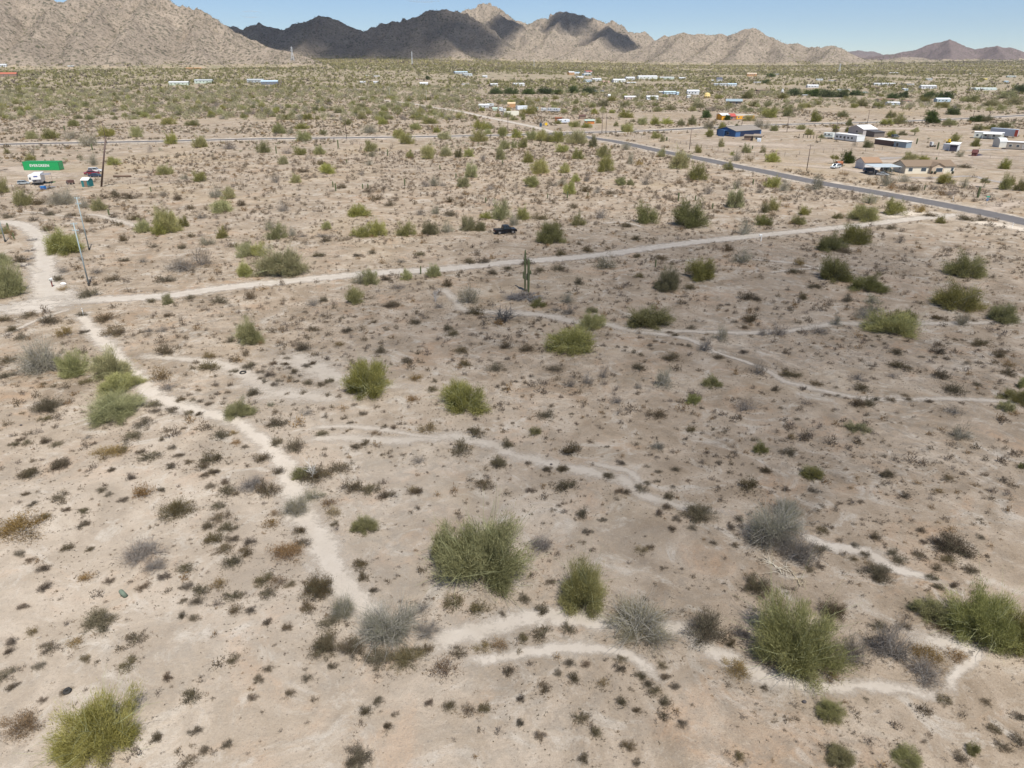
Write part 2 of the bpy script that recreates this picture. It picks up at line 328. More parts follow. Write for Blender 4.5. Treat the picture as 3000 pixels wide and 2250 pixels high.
def mat_mountain(rock):
    m, nt, b = nodes('desert_mountain'); pos = geo_pos(nt)
    n1 = noise(nt, pos, .012, 6, .62, .4); n2 = noise(nt, pos, .07, 6, .7, .3); n3 = noise(nt, pos, .35, 4, .7)
    c = mix(nt, ramp(nt, n1, [(.35, 0.0), (.65, 1.0)]), tuple(x * .82 for x in rock), tuple(min(1, x * 1.12) for x in rock))
    c = mix(nt, ramp(nt, n2, [(.35, .55), (.6, 0.0)]), c, tuple(x * .62 for x in rock))
    vo = nt.nodes.new('ShaderNodeTexVoronoi'); vo.inputs['Scale'].default_value = .085; nt.links.new(pos, vo.inputs['Vector'])
    v2 = nt.nodes.new('ShaderNodeTexVoronoi'); v2.inputs['Scale'].default_value = .23; nt.links.new(pos, v2.inputs['Vector'])
    dots = ramp(nt, vo.outputs['Distance'], [(.26, 1.0), (.44, 0.0)])
    dens = ramp(nt, noise(nt, pos, .02, 4, .6), [(.35, .35), (.6, 1.0)])
    c = mix(nt, math_(nt, 'MULTIPLY', math_(nt, 'MULTIPLY', dots, dens), .85), c, (.085, .085, .055))
    c = mix(nt, math_(nt, 'MULTIPLY', ramp(nt, v2.outputs['Distance'], [(.24, 1.0), (.42, 0.0)]), .6), c, (.12, .11, .075))
    nt.links.new(c, b.inputs['Base Color']); b.inputs['Roughness'].default_value = 1; b.inputs['Specular IOR Level'].default_value = .05
    bp = nt.nodes.new('ShaderNodeBump'); bp.inputs['Strength'].default_value = .9; bp.inputs['Distance'].default_value = 9
    nt.links.new(math_(nt, 'ADD', n2, math_(nt, 'MULTIPLY', n3, .25)), bp.inputs['Height']); nt.links.new(bp.outputs[0], b.inputs['Normal'])
    return m
build_terrain()
# ---------------------------------------------------------------- ribbons: roads, tracks, washes
def smooth_path(pts, step):
    Pw = [P(*p) for p in pts]; out = []
    for i in range(len(Pw) - 1):
        p0 = Pw[max(i - 1, 0)]; p1 = Pw[i]; p2 = Pw[i + 1]; p3 = Pw[min(i + 2, len(Pw) - 1)]
        n = max(2, int((p2 - p1).length / step))
        for k in range(n):
            t = k / n; a = (p2 - p0) * .5; b_ = (p3 - p1) * .5
            q = p1 * (2*t**3 - 3*t*t + 1) + a * (t**3 - 2*t*t + t) + p2 * (-2*t**3 + 3*t*t) + b_ * (t**3 - t*t); out.append((q.x, q.y))
    out.append((Pw[-1].x, Pw[-1].y)); return np.array(out)
WSC = 1.0; MASK = []                                      # (points, half width) where no plants grow
def ribbon(name, paths, mat, z, step=1.0, ncross=9, jit=.15, keep=1.0):
    VV, QQ, EE = [], [], []; n0 = 0
    for pi, (pts, wd) in enumerate(paths):
        c = smooth_path(pts, step); d = np.gradient(c, axis=0); d /= np.linalg.norm(d, axis=1)[:, None] + 1e-9
        nrm = np.stack([-d[:, 1], d[:, 0]], 1); s = np.arange(len(c)) * step
        ws = wd * (1 + jit * 2 * (fbm(s / 6.0, s * 0 + pi * 9.1, 3, 3) - .45)) / 2 if np.isscalar(wd) else np.interp(np.linspace(0, 1, len(c)), np.linspace(0, 1, len(wd)), wd) * (1 + jit * 2 * (fbm(s / 6.0, s * 0 + pi * 9.1, 3, 3) - .45)) / 2
        ws = ws * WSC; MASK.append((c, float(np.mean(ws)) * keep))
        t = np.linspace(-1, 1, ncross)
        V = c[:, None, :] + nrm[:, None, :] * (ws[:, None] * t[None])[..., None]
        zz = base_h(V[..., 0], V[..., 1]) + z + pi * .0012
        V3 = np.concatenate([V, zz[..., None]], -1).reshape(-1, 3)
        e = np.abs(t)[None].repeat(len(c), 0)
        ends = np.minimum(np.arange(len(c)), np.arange(len(c))[::-1]) * step
        e = np.maximum(e, np.clip(1 - ends / (ws.mean() * 2 + .01), 0, 1)[:, None])
        idx = np.arange(len(c) * ncross).reshape(len(c), ncross) + n0
        QQ.append(np.stack([idx[:-1, :-1], idx[:-1, 1:], idx[1:, 1:], idx[1:, :-1]], -1).reshape(-1, 4)); VV.append(V3); EE.append(e.reshape(-1)); n0 += len(V3)
    V = np.vstack(VV); Q = np.vstack(QQ)
    # all faces upward
    a = V[Q[:, 1]] - V[Q[:, 0]]; b_ = V[Q[:, 3]] - V[Q[:, 0]]; nz = a[:, 0] * b_[:, 1] - a[:, 1] * b_[:, 0]
    Q[nz < 0] = Q[nz < 0][:, ::-1]
    me = mesh_np(name, V, Q, [mat], quads=True, smooth=True)
    at = me.attributes.new('e', 'FLOAT', 'POINT'); at.data.foreach_set('value', np.concatenate(EE).astype(np.float32))
    o = link(name, me); tag(o, kind='structure'); return o
HWY = [(-260,432),(0,423),(300,417),(550,412),(750,407),(1140,402),(1500,395),(1600,391),(1703,388),(1905,383),(2110,372),(2316,364),(2565,358),(2836,347),(3000,338),(3250,322)]
DIAG = [(1600,392),(1680,396),(1737,405),(1800,414),(1859,426),(1941,444),(2042,463),(2144,484),(2250,505),(2386,533),(2555,562),(2725,593),(2860,619),(3000,650),(3300,720)]
shoulder = mat_path('sandy_shoulder', (.60, .53, .445), (.52, .45, .37), .5, .3, False, 1.0)
ribbon('road_shoulder', [(HWY, 26), (DIAG, 17), ([(2560,640),(2700,622),(2800,640),(2960,665),(3100,690)], 9)], shoulder, .006, 3.0, 9, .2, .8)
ribbon('highway_road', [(HWY, 7.4)], mat_asphalt(), .022, 3.0, 7, .0, 1.2)
ribbon('side_road', [(DIAG, 7.6)], mat_asphalt(), .030, 2.0, 7, .04, 1.2)
track = mat_path('packed_dirt', (.53, .48, .42), (.46, .405, .345), .38, .8, True, .97)
ribbon('dirt_road', [([(-200,940),(0,905),(100,892),(250,880),(400,872),(520,863),(640,845),(740,834),(860,822),(1010,808),(1140,797),(1270,791),(1400,778),(1500,768),(1650,757),(1800,742),(1900,727),(2050,708),(2200,692),(2350,677),(2480,664),(2560,655),(2650,644),(2740,635),(2830,628)], 5.6),
    ([(-80,652),(0,650),(50,655),(92,672),(118,702),(130,745),(128,790),(140,845),(170,882),(190,893)], [5.6, 5.6, 5.4, 5.4, 6.5, 11]),
    ([(-60,912),(40,903),(120,895),(200,890),(290,884)], [7, 10, 13, 11, 5]),
    ([(1030,281),(1068,285),(1150,297),(1210,304),(1270,315),(1330,323),(1380,333),(1425,343),(1488,356),(1561,371),(1606,383),(1640,391)], 8.0)], track, .014, 1.5, 9, .12, 1.1)
lot = mat_path('bare_lot', (.50, .42, .345), (.44, .365, .295), .6, .25, False, .85)
ribbon('bare_lot', [([(-60,505),(30,492),(100,508),(200,512),(300,505)], 16), ([(2250,478),(2400,488),(2500,498),(2640,522),(2800,535),(3000,560)], 13), ([(2300,470),(2500,470),(2700,475),(2900,480)], 22),
    ([(1950,418),(2150,420),(2350,428),(2500,432)], 34), ([(2000,385),(2250,383),(2500,376),(2700,378),(2850,385)], 26), ([(2620,445),(2800,455),(2950,462),(3060,470)], 20), ([(2800,410),(2900,420),(3050,425)], 18),
    ([(2130,352),(2250,353),(2400,352)], 16), ([(2800,650),(2950,600),(3100,585)], 9)], lot, .010, 4, 9, .3, .9)
field = mat_path('grass_field', (.47, .37, .255), (.42, .335, .23), .5, .12, False, .8)
ribbon('grass_field', [([(2470,322),(2560,328),(2700,334),(2850,338)], 75), ([(1880,338),(1980,338),(2100,337)], 70)], field, .010, 8, 9, .3, 1.0)
drive = mat_path('gravel_drive', (.36, .33, .31), (.42, .385, .36), .5, .5, False, .8)
ribbon('gravel_drive', [([(2500,470),(2600,463),(2680,462)], 9), ([(2640,519),(2740,521),(2840,516),(2900,528),(2970,540)], 4.5), ([(2830,442),(2900,438),(2960,440)], 6)], drive, .018, 2, 7, .2)
wash = mat_path('wash_sand', (.565, .505, .435), (.50, .44, .37), .52, .6, False, .92)
WSC = 1.95
ribbon('sandy_wash', [([(236,912),(244,931),(256,950),(275,972),(300,998),(340,1040),(390,1095),(425,1130),(458,1163),(509,1186),(576,1203),(661,1226),(712,1250),(760,1285),(794,1318),(828,1352),(850,1400),(865,1450),(882,1510),(915,1548),(944,1590),(965,1650),(1000,1700),(1040,1745),(1080,1790),(1150,1850),(1210,1885)], [1.9, 1.9, 1.8, 2.4, 1.6, 1.7, 2.2, 1.4]),
    ([(1210,1890),(1262,1895),(1325,1868),(1400,1848),(1461,1832),(1530,1815),(1600,1805),(1680,1810),(1760,1830),(1900,1835),(2010,1848),(2060,1890),(2136,1936),(2244,1982),(2353,2006),(2440,2012),(2543,2010),(2640,2017),(2720,2030),(2780,2028)], [1.2, 1.7, 1.5, .9, 1.3, 1.2, .9, 1.0]),
    ([(1340,1930),(1400,1938),(1488,1922),(1560,1908),(1651,1900),(1740,1903),(1830,1915),(1900,1960),(1950,1990)], [.7, .9, 1.0, .8, .5]),
    ([(2640,1862),(2700,1876),(2780,1890),(2860,1905),(2850,1935),(2810,1965),(2785,2000),(2782,2040)], [1.7, 1.5, .5, .45, .5]),
    ([(2330,1548),(2370,1575),(2423,1600),(2480,1610),(2543,1618),(2590,1650),(2640,1672),(2705,1688),(2790,1715)], [.8, 1.1, .9, .9, .5])], wash, .020, .35, 9, .35, 1.0)
WSC = 1.95
trail = mat_path('foot_trail', (.55, .49, .42), (.49, .43, .36), .6, .7, False, .8)
ribbon('foot_path', [([(390,1040),(440,1045),(509,1050),(580,1056),(644,1066),(712,1094),(750,1118),(800,1140),(880,1150),(960,1150)], [1.2, 1.5, 2.2, 2.6, 1.6]),
    ([(750,1062),(800,1050),(860,1055),(910,1072),(960,1100),(1020,1115),(1100,1130),(1180,1132),(1250,1138)], [4.2, 5.0, 3.0, 1.6, .6]),
    ([(690,1150),(760,1148),(850,1156),(950,1165),(1060,1180)], [3.6, 4.2, 2.4, .8]),
    ([(870,1290),(960,1283),(1055,1287),(1157,1291),(1250,1284),(1326,1277),(1380,1290),(1445,1304),(1500,1333),(1602,1357),(1670,1372),(1754,1388),(1830,1410),(1885,1450),(1940,1470),(2010,1484),(2100,1500),(2160,1510)], [1.3, 1.5, 1.7, 1.5, 1.6, 1.5, 1.2, .5]),
    ([(900,1256),(980,1250),(1060,1252),(1140,1262),(1220,1276),(1300,1280)], [.7, .9, .7]), ([(1700,1350),(1780,1368),(1850,1385),(1880,1430)], [.5, .9, .7]),
    ([(1292,842),(1333,879),(1360,908),(1428,914),(1520,918),(1602,925),(1686,943),(1771,950),(1839,966),(1941,980),(2025,996),(2093,1030),(2161,1053),(2210,1070),(2250,1087),(2301,1118),(2350,1130),(2403,1143),(2494,1163),(2589,1171),(2759,1169),(2911,1175),(3080,1192)], [1.3, 1.7, 2.2, 1.5, .7, 1.0, 1.0, .9]),
    ([(1850,966),(1958,969),(2050,972),(2144,975),(2230,974),(2318,969),(2400,955),(2453,948),(2560,950),(2690,948),(2792,948),(2996,942),(3150,938)], [1.0, 1.2, 1.6, 1.4, 1.0]),
    ([(250,628),(288,631),(339,645),(393,660),(440,668)], [1.8, 2.2, 1.2]), ([(0,628),(70,620),(150,628),(240,640)], 1.0), ([(1760,655),(1830,652),(1890,668)], 1.2),
    ([(0,760),(60,770),(120,800)], 1.2), ([(2250,800),(2330,790),(2420,785)], .9), ([(2200,760),(2330,772),(2420,792),(2520,800)], 1.0), ([(0,990),(60,960),(130,930),(210,905)], .9)], trail, .026, .4, 7, .35, .8)
WSC = 1.0
BARE = [[P(*q).xy for q in poly] for poly in (
    [(1810,402),(2100,386),(2350,376),(2700,372),(2860,378),(3060,420),(3060,600),(2850,545),(2640,520),(2400,512),(2200,478),(2000,440)],
    [(2440,316),(2900,330),(2900,344),(2500,352)], [(1830,330),(2130,328),(2140,346),(1830,350)], [(-50,480),(330,480),(330,520),(200,545),(20,545),(-50,530)],
    [(1600,350),(1830,352),(1830,380),(1660,384)], [(2100,345),(2400,345),(2400,360),(2100,362)])]
def in_poly(x, y, poly):
    ins = np.zeros(len(x), bool); n = len(poly)
    for i in range(n):
        x1, y1 = poly[i]; x2, y2 = poly[(i + 1) % n]
        c = ((y1 > y) != (y2 > y)); xx = (x2 - x1) * (y - y1) / ((y2 - y1) if y2 != y1 else 1e-9) + x1
        ins ^= c & (x < xx)
    return ins
def blocked(x, y, grow=0.0):
    b = np.zeros(len(x), bool)
    for c, hw in MASK:
        lo = c.min(0) - hw - 3; hi = c.max(0) + hw + 3
        m = np.where((x > lo[0]) & (x < hi[0]) & (y > lo[1]) & (y < hi[1]) & ~b)[0]
        cc = c[::2]
        for k in range(0, len(m), 4000):
            j = m[k:k + 4000]; d = np.full(len(j), 1e9)
            for s in range(0, len(cc), 200):
                d = np.minimum(d, np.hypot(x[j][:, None] - cc[s:s+200, 0][None], y[j][:, None] - cc[s:s+200, 1][None]).min(1))
            b[j] |= d < hw * .85 + grow
    return b
# ---------------------------------------------------------------- plants
def crown(rng, n, nclump, ln, wd, up=.35, inner=.35, spread=.16, low=-.02, lobes=.38, flat=1.0):
    th = rng.uniform(0, 2 * np.pi, nclump); el = np.arcsin(np.clip(rng.uniform(low, 1, nclump), -1, 1)) * .95
    rad = 1 - lobes * rng.random(nclump); off = rng.uniform(0, 6.28, 3)
    rad *= .88 + .12 * np.sin(2 * th + off[0]) + .08 * np.sin(3 * th + off[1])
    cc = np.stack([np.cos(el) * np.cos(th) * rad, np.cos(el) * np.sin(th) * rad, np.sin(el) * rad], 1)
    k = rng.integers(0, nclump, n); u = inner + (1 - inner) * rng.random(n) ** .55
    p = cc[k] * u[:, None] + rng.normal(0, spread, (n, 3)) * np.array([1, 1, .8]); p[:, 2] = np.abs(p[:, 2]) * flat + .02
    d = p - np.array([0, 0, -.15]); d /= np.linalg.norm(d, axis=1)[:, None]
    d = d * .75 + np.array([0, 0, up]) + rng.normal(0, .45, (n, 3)); d /= np.linalg.norm(d, axis=1)[:, None]
    s = np.cross(d, rng.normal(0, 1, (n, 3))); s /= np.linalg.norm(s, axis=1)[:, None] + 1e-9
    L = ln * rng.uniform(.5, 1.4, n)[:, None]; W = wd * rng.uniform(.6, 1.4, n)[:, None]
    V = np.stack([p - s * W, p + s * W, p + d * L], 1).reshape(-1, 3); V[:, 2] = np.maximum(V[:, 2], .004)
    tone = rng.random(nclump); v = np.clip(tone[k] * .6 + rng.random(n) * .5 - .05, 0, 1)
    return V, v, cc
def limbs(rng, cc, n, r0, sub=3, twig=0.0):
    V, T = [], []
    def tube(p0, p1, a, b):
        d = p1 - p0; L = np.linalg.norm(d) + 1e-9; d = d / L; u = np.cross(d, [.3, .7, .2]); u /= np.linalg.norm(u) + 1e-9; w_ = np.cross(d, u); i0 = len(V)
        for q, r in ((p0, a), (p1, b)):
            for k in range(3):
                an = 2.094 * k; V.append(q + (u * math.cos(an) + w_ * math.sin(an)) * r)
        for k in range(3):
            j = (k + 1) % 3; T.append((i0 + k, i0 + j, i0 + 3 + j)); T.append((i0 + k, i0 + 3 + j, i0 + 3 + k))
    for c in cc[:n]:
        b0 = rng.normal(0, .04, 3); b0[2] = 0
        m1 = c * .38 + rng.normal(0, .05, 3) + np.array([0, 0, .06]); m1[2] = abs(m1[2]); m2 = c * .72 + rng.normal(0, .06, 3)
        m2[2] = abs(m2[2]); tip = c * .97; tip[2] = abs(tip[2])
        tube(b0, m1, r0, r0 * .7); tube(m1, m2, r0 * .7, r0 * .42); tube(m2, tip, r0 * .42, r0 * .15)
        for s in range(sub):
            q0 = m1 + (m2 - m1) * rng.random(); q1 = q0 + (c - q0) * .4 + rng.normal(0, .2, 3); q1[2] = abs(q1[2]); q2 = q1 + (q1 - q0) * .6 + rng.normal(0, .1, 3); q2[2] = abs(q2[2])
            tube(q0, q1, r0 * .36, r0 * .2); tube(q1, q2, r0 * .2, r0 * .08)
    return np.array(V), np.array(T)
SPEC = {'u': (7000, 26, .13, .011, .2, .35, .10, 12, .022, 3),
   # n, clumps, spray length, spray width, up, inner, spread, limbs, limb radius, subs
 'p': (19000, 48, .095, .0052, .30, .30, .085, 30, .015, 7), 'q': (17000, 44, .085, .0056, .26, .25, .09, 22, .014, 6),
 'g': (6000, 40, .095, .0048, .25, .15, .11, 44, .014, 10), 'd': (2600, 30, .12, .0048, .22, .1, .13, 46, .012, 11),
 'c': (5000, 34, .11, .0075, .40, .10, .105, 26, .008, 5), 'b': (3600, 30, .10, .0080, .4, .1, .12, 8, .008, 2),
 't': (1500, 24, .15, .013, .40, .03, .12, 0, 0, 0), 'f': (8000, 40, .10, .010, .3, .2, .11, 12, .014, 3), 'n': (12000, 40, .10, .011, .2, .25, .11, 10, .03, 2)}
_tpl = {}
def tpl(k, i, lod):                            # template meshes: crown (and limbs) in a unit dome
    key = (k, i, lod)
    if key in _tpl: return _tpl[key]
    rg = np.random.default_rng(hash((ord(k), i, lod)) % 99991)
    n, nc, ln, wd, up, inn, spr, nl, r0, sub = SPEC[k]
    f = {0: 1.0, 1: .26, 2: .08, 3: 2.2}[lod]; g = {0: 1.0, 1: 1.8, 2: 3.2, 3: .62}[lod]
    V, v, cc = crown(rg, int(n * f), nc, ln * g ** .5, wd * g, up, inn, spr)
    if k == 'u': V[:, 2] = .42 + V[:, 2] * .58; cc = cc * np.array([1, 1, .58]) + np.array([0, 0, .42])
    T = np.arange(len(V)).reshape(-1, 3)
    me = mesh_np('crown', V, T, [LEAF[k]], {'v': v}); br = None
    if nl and lod != 2:
        Vb, Tb = limbs(rg, cc, max(4, int(nl * (.5 if lod == 1 else 1))), r0 * (1.3 if lod == 1 else 1), 1 if lod == 1 else sub); br = mesh_np('branches', Vb, Tb, [BARK[k]])
        cv = np.concatenate([V, Vb]); ct = np.concatenate([T, Tb + len(V)])
        both = mesh_np('shrub', cv, ct, [LEAF[k], BARK[k]], {'v': np.concatenate([v, np.full(len(Tb), .5)])}, fmat=np.concatenate([np.zeros(len(T)), np.ones(len(Tb))]))
    else: both = me
    _tpl[key] = (me, br, both); return _tpl[key]
NAMES = {'p': ('palo_verde_tree', 'palo verde'), 'q': ('olive_desert_tree', 'desert tree'), 'g': ('grey_green_shrub', 'shrub'), 'd': ('leafless_shrub', 'dead shrub'),
         'c': ('creosote_bush', 'bush'), 'b': ('golden_brush', 'brush'), 't': ('bursage_tuft', 'tuft'), 'n': ('shade_tree', 'tree')}
DESC = {'p': 'bright yellow-green palo verde', 'q': 'dark olive desert tree', 'g': 'pale grey-green shrub', 'd': 'bare grey leafless shrub', 'c': 'brown creosote bush', 'b': 'dry golden-brown brush clump', 't': 'small dark bursage tuft', 'n': 'dense dark green shade tree'}
GROUP = {'p': 'palo verde trees on the desert flat', 'q': 'olive desert trees on the flat', 'g': 'grey-green shrubs on the flat', 'd': 'leafless grey shrubs on the flat', 'c': 'creosote bushes on the flat', 'b': 'dry golden brush on the flat', 't': 'bursage tufts on the sand', 'n': 'shade trees round the houses'}
PLANTS = []                                    # dicts with kind, ground point, radius, height, pixel width, pixel position
def from_px(k, px, py, w_, h_):
    q = P(px, py); s = pxw(q); rad = w_ * s / 2; a = math.atan2(CAMH - q.z, math.hypot(q.x, q.y))
    H = (h_ * s - rad * 1.05 * math.sin(a)) / max(.25, math.cos(a)); tall = k in 'pqgdn'
    H = min(max(H, rad * (.75 if tall else .55)), rad * (2.6 if tall else 1.5))
    dirn = Vector((q.x, q.y, 0)).normalized()
    q = q + dirn * rad * .55; q.z = float(mtn_h(np.array([q.x]), np.array([q.y]))[0][0]) if q.length > 690 else 0
    uu = k == 'p' and h_ > .75 * w_ and w_ < 60 and any(in_poly(np.array([q.x]), np.array([q.y]), bp)[0] for bp in BARE)
    if uu: rad *= .8; H *= .9
    PLANTS.append(dict(u=uu, k=k, q=q, r=rad * (1.24 if tall else 1.45), h=H * (1.22 if tall else 1.3), w=w_, px=px, py=py))
